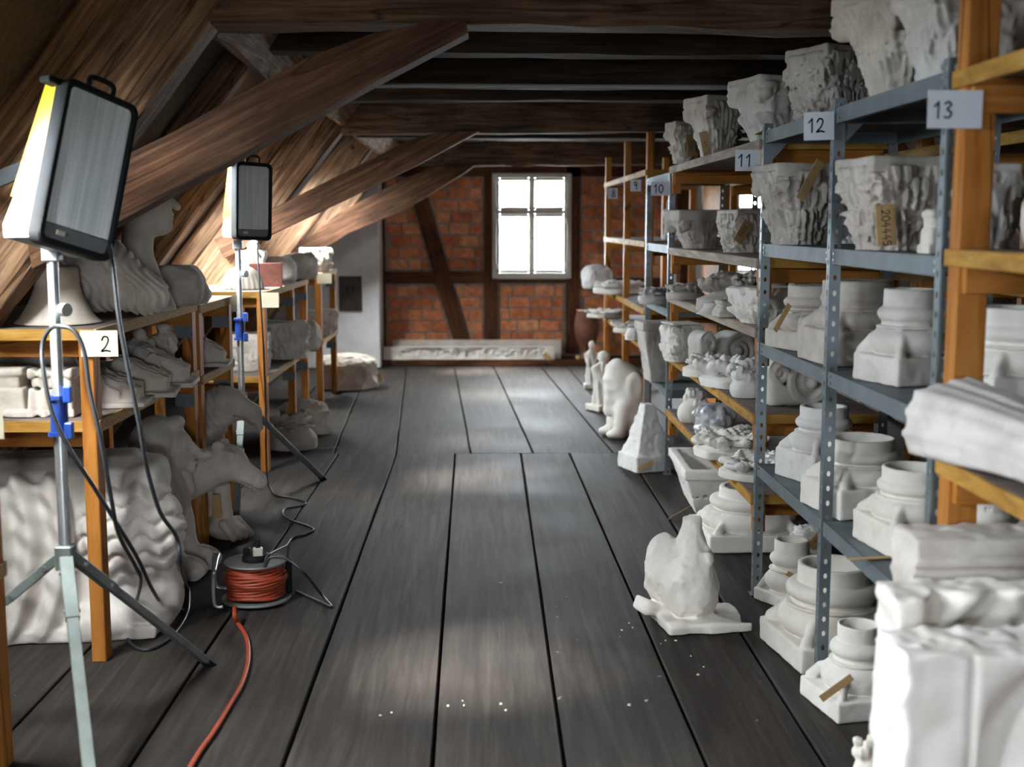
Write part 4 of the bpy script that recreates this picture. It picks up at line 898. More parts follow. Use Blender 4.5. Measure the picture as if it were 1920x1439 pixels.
def f_beast(w, h, seed):
    """seated elephant-like beast, big ear on the side, trunk in front (facing -x)"""
    def f(p):
        d = su(ell(p, (.02, 0, h * .52), (w * .42, w * .40, h * .36)), ell(p, (.04, 0, h * .25), (w * .36, w * .38, h * .26)), .06); d = su(d, ell(p, (-w * .18, 0, h * .74), (w * .30, w * .30, h * .22)), .05)
        d = su(d, cap(p, (-w * .32, 0, h * .70), (-w * .38, 0, h * .30), w * .13, w * .10), .04)
        for s in (-1, 1):
            leg = cap(p, (-w * .12, s * w * .25, h * .38), (-w * .20, s * w * .26, h * .07), w * .17, w * .15); d = su(d, leg, .03); d = su(d, ell(p, (-w * .30, s * w * .26, h * .05), (w * .2, w * .15, h * .06)), .03)
            ear = ell(p, (w * .10, s * w * .34, h * .62), (w * .21, w * .09, h * .20)); d = su(d, ear, .008); d = sd_(d, ell(p, (w * .10, s * w * .46, h * .62), (w * .15, w * .06, h * .15)), .01)
            d = su(d, ell(p, (-w * .34, s * w * .19, h * .78), (.018, .018, .015)), .008)
        return d + .004 * noise(p, 12, seed) + .003 * np.cos(p[2] * 80) * (p[0] < -w * .3)
    return f, (-w * .62, -w * .56, 0), (w * .56, w * .56, h)
def f_knobs(w, h, seed):
    rnd = random.Random(seed); P = [(rnd.uniform(-.3, .3) * w, rnd.uniform(-.3, .3) * w, rnd.uniform(.55, .9) * h, rnd.uniform(.10, .16) * w) for _ in range(11)]
    def f(p):
        d = su(ell(p, (0, 0, h * .25), (w * .46, w * .42, h * .4)), cap(p, (0, 0, .02), (0, 0, h * .6), w * .26, w * .18), .03)
        for (x, y, z, r) in P:
            q = np.sqrt((p[0] - x) ** 2 + (p[1] - y) ** 2 + (p[2] - z) ** 2); a = np.arctan2(p[1] - y, p[0] - x); d = su(d, q - r - .12 * r * np.cos(5 * a), .008); d = sd_(d, q * 0 + np.sqrt((p[0] - x) ** 2 + (p[1] - y) ** 2 + (p[2] - z - r) ** 2) - r * .42, .008)
        return d
    return f, (-w * .55, -w * .55, 0), (w * .55, w * .55, h * 1.05)
def f_frieze(L, h, d, seed):
    def f(p):
        b = box(p, (0, 0, h / 2), (L / 2, d / 2, h / 2), .006); g = ridged(p, 11, seed, .6); m = np.clip((L * .46 - np.abs(p[0])) * 8, 0, 1) * np.clip((h * .42 - np.abs(p[2] - h / 2)) * 40, 0, 1)
        g2 = ridged((p[0] + .3, p[1] * 0, p[2]), 17, seed + 4, .8); return mx(b, -(p[1] + d / 2 - .045 * m * np.clip(.75 - .6 * g - .5 * g2, 0, 1.2))) + noise(p, 14, seed) * .002
    return f, (-L / 2, -d / 2, 0), (L / 2, d / 2, h)
def f_block(w, d, h, seed, fl=0):
    """moulded block: stacked fillets, optional flutes on the face"""
    def f(p):
        b = box(p, (0, 0, h * .30), (w * .46, d * .46, h * .30), .012); b = mn(b, box(p, (0, 0, h * .72), (w * .40, d * .42, h * .16), .015)); b = mn(b, box(p, (0, 0, h * .90), (w * .46, d * .46, h * .10), .012)); b = mn(b, box(p, (0, 0, .012), (w * .5, d * .5, .012), .004))
        if fl: b = b + .006 * np.cos(p[0] * fl) * (p[1] < 0)
        return b + noise(p, 14, seed) * .006
    return f, (-w / 2, -d / 2, 0), (w / 2, d / 2, h)
def f_paw(w, h):
    def f(p):
        d = cap(p, (-w * .1, 0, h * .25), (-w * .1, 0, h), w * .22, w * .17); d = su(d, ell(p, (0, 0, h * .15), (w * .45, w * .32, h * .2)), .03)
        for k in (-1.5, -.5, .5, 1.5): d = su(d, cap(p, (w * .1, k * w * .15, h * .32), (w * .40, k * w * .17, h * .08), w * .09, w * .08), .006)
        return d
    return f, (-w * .55, -w * .45, 0), (w * .55, w * .45, h)
# ------------------------------------------------------------ plaster casts, right side
def pl(px, py, Y, z): return (at(px, py, Y).x, Y, z)
GB, GC, GO = 'column base casts', 'capital casts', 'ornament casts'
def base(label, px, py, Y, z, w, H, rz=0.0, n=56, mat='plaster', **k): return cast('column_base', label, 'column base', f_base(w, H, **k), pl(px, py, Y, z), rz, n, mat, GB)
def capital(label, px, py, Y, z, wt, wb, H, rz=0.0, n=58, mat='plaster_aged', **k): return cast('capital', label, 'capital', f_capital(wt, wb, H, **k), pl(px, py, Y, z), rz, n, mat, GC)
# top of the racks
c = capital('square plaster capital with a carved face, at the end of the pine rack top', 1452, 200, 5.36, 1.89, .30, .17, .265, .25, mat='plaster', seed=3, lv=4, amp=.030); label_tag(c, (-.10, -.16, .0275), (1.35, 0, .2), '', .12, .05)
c = capital('rough leafy capital on the metal rack top behind card 12', 1560, 160, 4.70, 1.92, .25, .20, .27, .4, mat='plaster_grey', seed=9, amp=.034, rough=.018, vol=.6); label_tag(c, (.11, -.15, .10), (0, -1.45, .3), '', .17, .075)
c = capital('large acanthus capital with smooth abacus on the metal rack top near card 13', 1695, 90, 3.88, 1.92, .32, .17, .32, .35, 66, 'plaster_aged', seed=5, lv=8)
capital('tall acanthus capital hidden mostly behind the post of card 13', 1795, 60, 3.46, 1.92, .27, .18, .325, .1, mat='plaster_aged', seed=11)
c = cast('ornament', 'dark carved fragment in the upper right corner beside a brown board', 'fragment', f_rock(.17, .14, .19, 21, .25), pl(1900, 60, 3.18, 1.92), .3, 36, 'plaster_dusty', GO); label_tag(c, (.02, -.15, .15), (0, .5, 0), '', .10, .12)
c = capital('small wrapped capital with two tags on the pine rack top', 1281, 290, 7.25, 1.89, .17, .085, .235, .2, 44, seed=14, rough=.010); label_tag(c, (.01, -.095, .10), (0, 1.5, .1), '3745', .12, .055)
c = capital('leaf capital with a hanging tag, second on the pine rack top', 1345, 260, 6.55, 1.89, .27, .15, .305, .3, 56, seed=16); label_tag(c, (-.12, -.10, .06), (0, 1.35, -.5), '471', .13, .04)
# upper shelf
c = capital('acanthus capital on the metal shelf under card 12', 1496, 395, 4.72, 1.47, .275, .15, .30, .12, 76, 'plaster_grey', seed=22, amp=.030, lv=6); label_tag(c, (-.02, -.165, .235), (0, -1.05, .15), '', .16, .035)
c = capital('big broken capital with a hanging tag numbered 204445', 1684, 385, 3.74, 1.47, .29, .19, .272, .1, 76, 'plaster_grey', seed=25, amp=.032, rough=.012, vol=.5)
label_tag(c, (-.105, -.158, .075), (0, 1.47, .12), '.204445', .118, .062)
label_tag(c, (.03, -.20, .028), (1.25, -.5, .1), '', .07, .03)
cast('ornament', 'small white scroll block in front of the big broken capital', 'fragment', f_block(.07, .07, .115, 3), pl(1756, 430, 3.32, 1.47), .1, 34, 'plaster_aged', GO)
capital('pale capital glimpsed right of the post of card 13', 1850, 380, 3.40, 1.47, .13, .10, .24, .1, 40, 'plaster_aged', seed=27)
cast('ornament', 'pale plaster slab standing behind small scrolls on the nearest rack', 'slab', f_rock(.16, .05, .15, 31, .06), (1.335, 2.88, 1.49), .1, 36, 'plaster_grey', GO)
c = cast('ornament', 'small broken scroll ornament with a brown tag on the nearest rack', 'fragment', f_scroll(.13, .08, .085, 4), (1.215, 2.62, 1.49), .3, 44, 'plaster_grey', GO); label_tag(c, (-.05, -.055, .07), (.2, -.45, .2), '', .075, .03)
cast('ornament', 'flat moulded fragment lying at the front of the nearest rack', 'fragment', f_block(.15, .07, .028, 6), (1.215, 2.50, 1.49), .2, 36, 'plaster_grey', GO)
# pine rack, shelf at 1.41
capital('wide low leaf capital on the pine rack below card 11', 1312, 440, 7.0, 1.41, .33, .17, .215, .1, 54, 'plaster_grey', seed=33, aba=.28, lv=10)
c = capital('leaf capital with a leaning tag beside the perforated post of card 11', 1398, 435, 6.05, 1.41, .21, .17, .205, .3, 48, 'plaster_grey', seed=35, rough=.014); label_tag(c, (-.09, -.135, .10), (0, -1.0, .1), '1453', .11, .05)
# pine rack, shelf at 1.125
cast('ornament', 'large leafy boss with curling foliage on the pine rack', 'boss', f_relief(.44, .38, .20, 41, 26, amp=.34, dome=.55), pl(1392, 545, 6.14, 1.125), .2, 76, 'plaster_dusty', GO)
cast('ornament', 'small bowl-shaped foot at the edge of the pine rack', 'fragment', f_bell(.15, .055), pl(1338, 585, 5.87, 1.125), 0, 30, 'plaster_grey', GO)
cast('ornament', 'low moulded foot in front of the leafy boss', 'fragment', f_block(.16, .12, .075, 8), pl(1374, 590, 5.72, 1.125), .1, 34, 'plaster_grey', GO)
c = cast('ornament', 'broken leaf capital with jagged points beside the post of card 11', 'fragment', f_capital(.25, .20, .155, 44, lv=6, aba=.05, amp=.045, vol=.8), pl(1440, 590, 5.36, 1.125), .4, 54, 'plaster', GO)
cast('ornament', 'small pierced leaf ornament far back on the pine rack', 'fragment', f_relief(.20, .22, .10, 46, 22), pl(1285, 560, 7.05, 1.125), .2, 40, 'plaster_grey', GO)
cast('ornament', 'small fluted urn standing behind the leafy boss', 'urn', f_dome(.12, .16), (1.60, 6.35, 1.125), 0, 36, 'plaster_grey', GO)
# pine rack, shelf at .765
cast('ornament', 'square block with a draped acanthus leaf at the far end of the pine rack', 'block', f_capital(.18, .15, .225, 51, lv=4, aba=.04, vol=0, amp=.028, sq=8), pl(1276, 655, 7.12, .765), .25, 48, 'plaster', GO)
c = cast('ornament', 'dark scroll console behind the acanthus fragments', 'console', f_scroll(.34, .16, .215, 6), pl(1352, 650, 6.72, .765), .35, 60, 'plaster_grey', GO); label_tag(c, (.0, -.16, .012), (1.4, 0, .3), '', .07, .05)
cast('ornament', 'rounded acanthus tip lying at the front edge of the pine rack', 'fragment', f_relief(.22, .22, .13, 53, 14, amp=.5), pl(1322, 700, 6.42, .765), .3, 58, 'plaster', GO)
cast('ornament', 'spiky acanthus leaf relief lying across the pine rack', 'relief', f_relief(.33, .36, .16, 55, 17, amp=.62), pl(1378, 722, 6.02, .765), .5, 76, 'plaster', GO)
cast('ornament', 'curled leaf fragment beside the post of card 11', 'fragment', f_knobs(.16, .15, 8), pl(1398, 720, 5.62, .765), .2, 46, 'plaster', GO)
cast('ornament', 'large volute console at the near end of the pine rack', 'console', f_scroll(.30, .17, .205, 9, 1.7), pl(1490, 730, 5.40, .765), .12, 70, 'plaster', GO)
# pine rack, shelf at .423
c = cast('ornament', 'bunch of small rosette knobs at the far end of the lower pine shelf', 'ornament', f_knobs(.20, .20, 3), pl(1300, 765, 7.05, .423), .1, 54, 'plaster', GO); label_tag(c, (.08, -.10, .07), (.1, .8, .2), '4127', .12, .05)
f = field_mesh('film', f_rock(.20, .18, .15, 61, .3, 9)[0], (-.12, -.11, 0), (.12, .11, .16), 30, 'clear_film'); o = link('plastic_bundle', f, None, pl(1340, 780, 6.72, .423)); tagp(o, 'crumpled clear plastic bundle beside the rosette knobs', 'plastic wrap')
cast('ornament', 'long leaf relief lying behind on the lower pine shelf', 'relief', f_relief(.42, .28, .085, 63, 12, amp=.5), pl(1372, 790, 6.38, .423), .5, 60, 'plaster_aged', GO)
cast('ornament', 'oval foliage relief with a raised ring on the lower pine shelf', 'relief', f_relief(.34, .34, .125, 65, 20, amp=.5, hole=.3), pl(1370, 828, 6.0, .423), .2, 76, 'plaster', GO)
cast('ornament', 'round foliage relief with an open centre near the post of card 11', 'relief', f_relief(.32, .32, .11, 67, 20, amp=.55, hole=.35), pl(1418, 870, 5.5, .423), .1, 76, 'plaster', GO)
cast('ornament', 'flat leafy relief behind the round foliage relief', 'relief', f_relief(.30, .26, .09, 69, 17), (1.53, 5.75, .423), .1, 46, 'plaster_grey', GO)
# metal rack, shelf 1.07
c = base('small square base with a leaf spur beside a leaning tag', 1520, 605, 4.80, 1.07, .255, .245, .30, 56, 'plaster_aged', hp=.30, seed=71, spur=1.2, hollow=0); label_tag(c, (-.185, -.10, .13), (0, -.95, .2), '', .12, .024)
base('broad column base with bold leaf spurs, middle of the upper base shelf', 1606, 620, 4.32, 1.07, .31, .285, .12, 64, 'plaster_aged', hp=.42, seed=73, spur=1.5, twin=True, hollow=0, drum=.78)
base('stepped column base with a narrow neck on the upper base shelf', 1703, 650, 3.76, 1.07, .235, .285, .30, 62, 'plaster_aged', hp=.30, seed=75, spur=1.4, drum=.66, t2=.80)
base('large ringed column base right of the post of card 13', 1905, 690, 3.36, 1.07, .28, .255, .1, 60, 'plaster', hp=.30, seed=77, spur=1.5, twin=True, drum=.8, t2=.9)
# metal rack, shelf .565
base('column base with corner volutes at the far end of the lower metal shelf', 1543, 850, 4.76, .565, .265, .285, .35, 60, 'plaster', hp=.40, seed=81, spur=1.3)
base('wide hollow column base with a leaf spur, middle of the lower metal shelf', 1612, 900, 4.22, .565, .30, .255, .2, 66, 'plaster', hp=.40, seed=83, spur=1.4, hollow=.66, drum=.76, t2=.88)
c = base('column base beside a flat brown tag on the lower metal shelf', 1712, 970, 3.72, .565, .27, .25, .15, 64, 'plaster', hp=.38, seed=85, spur=1.3, hollow=.6, drum=.72); label_tag(c, (-.20, -.13, .006), (1.5, 0, .05), '', .14, .028)
base('hollow column base seen over the big white panels', 1848, 980, 3.42, .565, .22, .235, .1, 48, 'plaster', hp=.3, seed=87, hollow=.66, drum=.74)
# on the floor under the racks
base('very large square column base on the floor beside the stone trough', 1402, 990, 5.98, 0, .475, .275, .03, 74, 'plaster', hp=.30, seed=91, spur=.8, hollow=.46, drum=.60, t1=.98, t2=.80)
c = base('small ringed base with a tall hollow drum standing on the floor', 1483, 1090, 4.98, 0, .215, .265, .5, 62, 'plaster', hp=.20, seed=93, spur=.7, drum=.66); label_tag(c, (-.10, -.13, .15), (0, .5, -.3), '', .08, .02)
c = base('big column base with palm-leaf spurs in front of the perforated post of card 12', 1560, 1180, 4.36, 0, .40, .335, .15, 84, 'plaster', hp=.26, seed=95, spur=1.3, drum=.64, t2=.84); label_tag(c, (-.15, -.26, .07), (0, 1.5, .1), '', .12, .035)
c = cast('ornament', 'rough leaf fragment with a tag beside the big square base', 'fragment', f_rock(.16, .15, .20, 97, .28), pl(1512, 1030, 5.45, 0), .2, 44, 'plaster', GO); label_tag(c, (.0, -.10, .17), (0, -.8, .1), '4142', .10, .04)
c = base('small column base on a low plinth beside the white panels', 1606, 1300, 3.86, 0, .27, .275, .2, 66, 'plaster', hp=.24, seed=99, spur=.9, drum=.5, hollow=.42, t2=.66, t1=.86); label_tag(c, (-.13, -.11, .11), (0, -.65, -.2), '', .12, .025)
cast('ornament', 'leafy fragment on the floor at the foot of the white panels', 'fragment', f_knobs(.13, .20, 12), pl(1640, 1420, 3.22, 0), .2, 44, 'plaster', GO)
# white panels standing in the right foreground
GP = 'white panels in the right foreground'
def panel(label, kind, x0, Y, w, h, d, n, rz=0.0): return cast('relief_block', label, 'panel', f_panel(w, h, d, kind), (x0 + w / 2, Y + d / 2, 0), rz, n, 'plaster_grey' if kind == 0 else 'plaster', GP)
panel('rearmost white moulded panel with a grooved rail on top', 0, .985, 2.78, .60, .835, .16, 92)
panel('middle white moulded panel with fan-like folds', 1, .885, 2.58, .64, .752, .17, 92)
panel('front white moulded panel with a flat field and curled leaf edge', 2, .825, 2.36, .66, .705, .19, 100)
o = cast('drapery_fragment', 'long ribbed drapery fragment jutting out over the nearest rack shelf', 'fragment', f_drape(.82, .105), (1.115, 2.93, .98), math.atan2(-.80, .15), 84, 'plaster_grey', GO)
o = cast('broken_figure', 'weathered headless stone figure on a broken slab standing in the aisle', 'sculpture', f_broken(), (at(1285, 1150, 4.74).x, 4.74, 0), -.08, 92, 'plaster')
# trough and corner block on the floor
c = cast('stone_trough', 'white plaster trough with a dark hollow under the pine rack', 'trough', f_trough(.34, .72, .26), (1.235, 6.78, 0), -.03, 70, 'plaster'); label_tag(c, (-.19, -.33, .03), (1.1, -.5, .2), '', .14, .03)
c = cast('corner_block', 'white tapering pinnacle block on a square plinth at the rack foot', 'block', f_pyramid(.27, .42), pl(1212, 840, 7.82, 0), .35, 62, 'plaster'); label_tag(c, (-.10, -.19, .06), (0, -.5, -.3), '', .11, .025)
# metal rack with card 10 and tall pine rack
cast('corbel', 'grey tapering corbel with a hollow top on the metal rack under card 10', 'corbel', f_trough(.28, .26, .39), pl(1236, 650, 8.08, .53), .1, 56, 'plaster_grey', GO)
cast('ornament', 'small pierced ornament on the metal rack under card 10', 'fragment', f_relief(.22, .2, .12, 101, 22), pl(1232, 545, 8.15, 1.03), .1, 40, 'plaster_grey', GO)
cast('ornament', 'bulging white fragment sticking out of the tall pine rack', 'fragment', f_rock(.26, .24, .22, 103, .16), pl(1120, 530, 11.55, .955), .1, 44, 'plaster', GO)
cast('ornament', 'carved white disc on the tall pine rack above the discs', 'relief', f_relief(.44, .42, .12, 105, 15), pl(1160, 550, 10.75, .955), .1, 50, 'plaster', GO)
cast('ornament', 'scalloped relief at the near end of the tall pine rack', 'relief', f_relief(.34, .30, .11, 106, 15), (1.36, 9.6, .955), .1, 44, 'plaster_aged', GO)
cast('ornament', 'flat white wheel-like disc at the far end of the tall pine rack', 'disc', f_relief(.34, .34, .085, 107, 14, hole=.4), pl(1136, 610, 11.4, .70), .1, 48, 'plaster', GO)
cast('ornament', 'round carved disc with a ring on the tall pine rack', 'disc', f_relief(.30, .30, .085, 109, 16, hole=.4), pl(1184, 625, 9.85, .70), .1, 48, 'plaster', GO)
cast('ornament', 'small white fragment on the lowest shelf of the tall pine rack', 'fragment', f_rock(.16, .14, .08, 110, .2), pl(1195, 645, 9.15, .70), .1, 32, 'plaster', GO)
cast('plaster_slab', 'pale leaning slab behind the posts of the tall pine rack', 'slab', f_rock(.5, .05, .40, 111, .02), (1.63, 10.6, .955), 1.45, 44, 'plaster_aged', GO)
cast('ornament', 'slim leaning colonnette piece behind card 9', 'fragment', f_figure(.10, .30, 112), (1.38, 9.3, 1.43), .2, 36, 'plaster_aged', GO)
GS = 'figures standing in front of the tall pine rack'
cast('figurine', 'slim white figure farthest along the aisle, on a square plinth', 'figure', f_figure(.15, .455, 113), pl(1109, 690, 11.72, 0), 0, 50, 'plaster', GS)
cast('figurine', 'stout white carved figure in front of the tall pine rack', 'figure', f_figure(.24, .50, 115), pl(1131, 720, 10.35, 0), .5, 56, 'plaster', GS)
cast('beast_sculpture', 'white elephant-like beast sculpture seated at the foot of the tall pine rack', 'sculpture', f_beast(.34, .60, 117), pl(1172, 760, 9.05, 0), -.3 + .5, 70, 'plaster', GS)
# by the gable
v = MB(); prof = [(.06, 0), (.085, .01), (.08, .04), (.045, .08), (.06, .12), (.10, .18), (.128, .28), (.135, .38), (.125, .47), (.11, .53), (.118, .55), (.105, .555), (.095, .52)]
o = v.lathe(prof, 32).build('terracotta_urn', 'terracotta', None, pl(1100, 620, 13.72, .06), smooth=True); tagp(o, 'reddish brown terracotta urn on the ledge by the brick wall', 'urn')
o = MB().box((0, 0, .018), (.09, .06, .036), None, .006).build('yellow_sponge', 'yellow_foam', None, pl(1087, 672, 13.78, .06)); tagp(o, 'small yellow block on the ledge beside the urn', 'sponge')
a, b = at(719, 660, 13.72), at(1040, 660, 13.72)
c = cast('frieze', 'long carved foliage frieze lying on the ledge under the window', 'frieze', f_frieze(b.x - a.x, .15, .07, 121), ((a.x + b.x) / 2, 13.725, .0605), 0, 280, 'plaster'); label_tag(c, (.86, -.045, .03), (0, .8, 0), '', .11, .06)
a, b = at(736, 650, 13.85), at(1052, 650, 13.85)
o = MB().box((0, 0, .105), (b.x - a.x, .055, .21), None, .006).build('stone_bar', 'plaster_aged', None, ((a.x + b.x) / 2, 13.865, .06)); tagp(o, 'plain long plaster bar behind the carved frieze', 'bar')
# bundles in the rear racks
rb = random.Random(9)
for k, (x, y, z, w_, h_) in enumerate(((2.0, 4.0, .88, .34, .14), (2.02, 4.5, .88, .30, .12), (2.0, 3.6, .42, .36, .16), (2.02, 4.3, .42, .34, .14), (2.0, 4.9, .42, .3, .15), (2.0, 5.7, .88, .3, .16), (2.0, 6.6, 1.35, .3, .22))):
    f, lo, hi = f_rock(w_, w_ * .8, h_, 130 + k, .3, 9); o = link('wrapped_cast', field_mesh('wrapped_cast', f, lo, hi, 34, 'clear_film' if k % 2 == 0 else 'plaster_grey'), None, (x, y, z))
    tagp(o, ['crinkled plastic wrapped cast', 'grey rough cast'][k % 2] + ' on the %s shelf of the rear rack, %s' % ({.88: 'middle', .42: 'lower', 1.35: 'upper'}[z], ['nearest the post', 'second along', 'in front', 'in the centre', 'at the back', 'far along', 'highest up'][k]), 'wrapped cast', 'casts in the rear rack')
o = MB().box((0, 0, .95), (.06, .95, 1.9), None, .006).build('tall_board', 'pine', None, (1.98, 10.65, 0)); tagp(o, 'tall pine board standing beyond the racks beside the far window', 'board')
o = MB().box((0, 0, .05), (.42, .2, .10), None, .004).build('white_box', 'wall_white', None, (3.25, 9.0, 1.30)); tagp(o, 'white flat box on the far right rack seen between shelves', 'box')
o = MB().box((0, 0, .09), (.30, .34, .18), None, .004).build('wooden_crate', 'grey_board', None, (2.0, 3.45, 1.35)); tagp(o, 'plain wooden crate on the rear rack behind the big broken capital', 'crate')
# ------------------------------------------------------------ plaster casts, left side
GL_ = 'casts on the low left racks'
cast('plaster_bust', 'bell-shaped bust foot at the near end of the rack with card 2', 'bust', f_bell(.30, .205), pl(108, 570, 4.58, 1.19), 0, 44, 'plaster_aged', GL_)
cast('wavy_hair_head', 'reclining plaster head with long wavy hair beside the first lamp pole', 'head', f_wavy(), pl(208, 530, 4.86, 1.19), .12, 76, 'plaster_aged', GL_)
cast('profile_head', 'white head in profile half hidden behind the diagonal brace', 'bust', f_profile(), pl(272, 480, 5.22, 1.19), -.1, 78, 'plaster_aged', GL_)
cast('ornament', 'rough grey rock-like cast at the end of the rack with card 2', 'fragment', f_rock(.25, .30, .17, 141, .2), pl(335, 540, 5.62, 1.19), .1, 46, 'plaster_grey', GL_)
cast('ornament', 'lump behind the rack with card 2 under the rafter', 'fragment', f_rock(.2, .2, .14, 142, .2), (-1.58, 6.3, 1.17), .1, 36, 'plaster_grey', GL_)
cast('moulded_block', 'stepped moulding block at the left edge of the middle shelf', 'block', f_block(.21, .16, .175, 143), pl(4, 740, 4.47, .87), .05, 44, 'plaster_aged', GL_)
cast('moulded_block', 'fluted moulding block behind the lamp pole on the middle shelf', 'block', f_block(.17, .16, .17, 145, 130), pl(106, 740, 4.48, .87), .03, 48, 'plaster_aged', GL_)
cast('plaster_slab', 'flat slab leaning behind the moulding blocks', 'slab', f_rock(.3, .05, .22, 146, .02), (-1.68, 4.72, .87), .1, 34, 'plaster_grey', GL_)
for k, (px, py, Y, w_, h_, rz) in enumerate(((230, 735, 4.72, .20, .135, .1), (280, 705, 5.0, .22, .15, .15), (318, 680, 5.30, .22, .165, .1))):
    cast('folded_cast', ['first', 'second', 'third'][k] + ' of three wedge-shaped fold casts on slabs, counted from card 2', 'fold cast', f_footcast(w_ * 1.15, .24, h_, 150 + k), pl(px - 8, py, Y, .87), rz, 54, 'plaster_aged', 'fold casts on the middle shelf')
cast('folded_cast', 'upright lumpy fold cast behind the three wedge-shaped ones', 'fold cast', f_figure(.13, .22, 155, False), (-1.52, 5.55, .87), .3, 40, 'plaster_aged', 'fold casts on the middle shelf')
cast('folded_cast', 'taller lumpy fold cast next to the rack post', 'fold cast', f_figure(.14, .23, 156, False), (-1.46, 5.72, .87), .9, 40, 'plaster_aged', 'fold casts on the middle shelf')
cast('folded_cast', 'wedge cast on a slab in the short rack behind', 'fold cast', f_footcast(.20, .24, .15, 157), pl(395, 670, 6.42, .83), .1, 46, 'plaster_aged', 'fold casts on the middle shelf')
cast('winged_lion', 'large winged lion block with ribbed wing and curly mane on the floor', 'sculpture', f_lion(), (at(170, 1050, 4.72).x, 4.74, 0), .12, 118, 'plaster_aged')
cast('sphinx', 'sphinx sculpture with headdress and long foreleg on the floor', 'sculpture', f_sphinx(), (at(302, 900, 5.46).x, 5.46, 0), -.12, 112, 'plaster_aged')
o = cast('calf_head', 'calf head with raised ear stretching out from under the rack', 'sculpture', f_calf(), (at(396, 870, 5.66).x, 5.68, 0), -.16, 96, 'plaster_aged'); o.scale = (.90, .90, .94)
o = cast('vulture_head', 'hook-beaked bird head on a feathered neck beside the second lamp stand', 'sculpture', f_vulture(), (at(412, 760, 6.36).x, 6.36, 0), -.12, 84, 'plaster_grey'); o.scale = (.92, .92, .98); label_tag(o, (-.10, -.14, .40), (0, -.5, .2), '', .10, .06)
c = cast('lion_paw', 'clawed paw cast with a tag at the rack foot', 'paw', f_paw(.24, .26), pl(424, 960, 6.10, 0), -.5, 50, 'plaster_aged'); label_tag(c, (.03, -.10, .18), (0, 1.5, .5), '', .12, .04)
cast('ornament', 'pale block on the floor behind the sphinx', 'block', f_block(.22, .2, .36, 159), (-1.80, 6.25, 0), .1, 36, 'plaster_grey', GL_)
cast('dome_cast', 'smooth white dome on top of the rack beside the second lamp stand', 'dome', f_dome(.27, .15), pl(455, 530, 8.05, 1.135), 0, 46, 'plaster_aged', GL_)
cast('bust', 'small capped bust behind the second lamp pole', 'bust', f_figure(.20, .30, 161, False), pl(476, 490, 8.5, 1.135), .4, 48, 'plaster_aged', GL_)
o = MB().box((0, 0, .08), (.22, .03, .16), None, .004).build('dark_board', 'dark_red_cloth', None, pl(498, 525, 8.3, 1.135), (0, .0, .3)); tagp(o, 'dark red-brown board leaning among the casts on the left', 'board')
cast('ornament', 'grey lump on the left rack behind the dark board', 'fragment', f_rock(.22, .2, .18, 163, .22), pl(523, 505, 8.95, 1.135), .1, 40, 'plaster_grey', GL_)
cast('ornament', 'jagged grey fragment at the end of the left rack', 'fragment', f_rock(.24, .2, .20, 165, .25), pl(561, 500, 9.45, 1.135), .3, 44, 'plaster_grey', GL_)
cast('ornament', 'pale spiky fragment on the rack nearest the chimney', 'fragment', f_capital(.24, .2, .20, 167, lv=5, aba=.05, amp=.04), pl(592, 490, 10.7, 1.145), .3, 46, 'plaster_aged', GL_)
cast('ornament', 'carved block on the lower shelf behind the lamp pole', 'relief', f_capital(.26, .24, .24, 169, lv=6, aba=.2), pl(468, 670, 8.15, .605), .1, 50, 'plaster_aged', GL_)
c = cast('ornament', 'carved foliage block tied with string on the lower left shelf', 'relief', f_capital(.30, .26, .26, 171, lv=6, aba=.12), pl(538, 655, 8.85, .605), .2, 52, 'plaster_aged', GL_)
cast('ornament', 'ragged cast on the lower shelf by the corner plate', 'relief', f_rock(.24, .22, .22, 172, .2), pl(570, 630, 9.42, .605), .2, 42, 'plaster_grey', GL_)
cast('ornament', 'spiky leaf cast on the lower shelf of the rack by the chimney', 'fragment', f_capital(.26, .2, .22, 173, lv=5, aba=.05, amp=.045), pl(602, 600, 10.95, .585), .2, 46, 'plaster_aged', GL_)
c = cast('shell_ornament', 'ribbed shell cast on the floor with a stick tag', 'shell', f_relief(.34, .30, .26, 175, 9, amp=.3, dome=.6), pl(548, 815, 8.62, 0), .2, 60, 'plaster_grey'); label_tag(c, (.24, -.12, .012), (1.4, 0, .1), '', .14, .025)
cast('rosette_block', 'square block with a carved rosette top on the floor behind the shell', 'block', f_boss(.36, .25, 177, 4), pl(570, 780, 9.28, 0), .3, 62, 'plaster_aged')
c = cast('octagonal_boss', 'large octagonal vault boss with scooped sides near the chimney', 'boss', f_boss(.62, .33, 179, 8), pl(650, 700, 11.90, 0), .2, 82, 'plaster_aged'); label_tag(c, (.30, -.16, .10), (0, 1.2, .6), '', .09, .05)
print('CAST TRIS', NTRI[0])
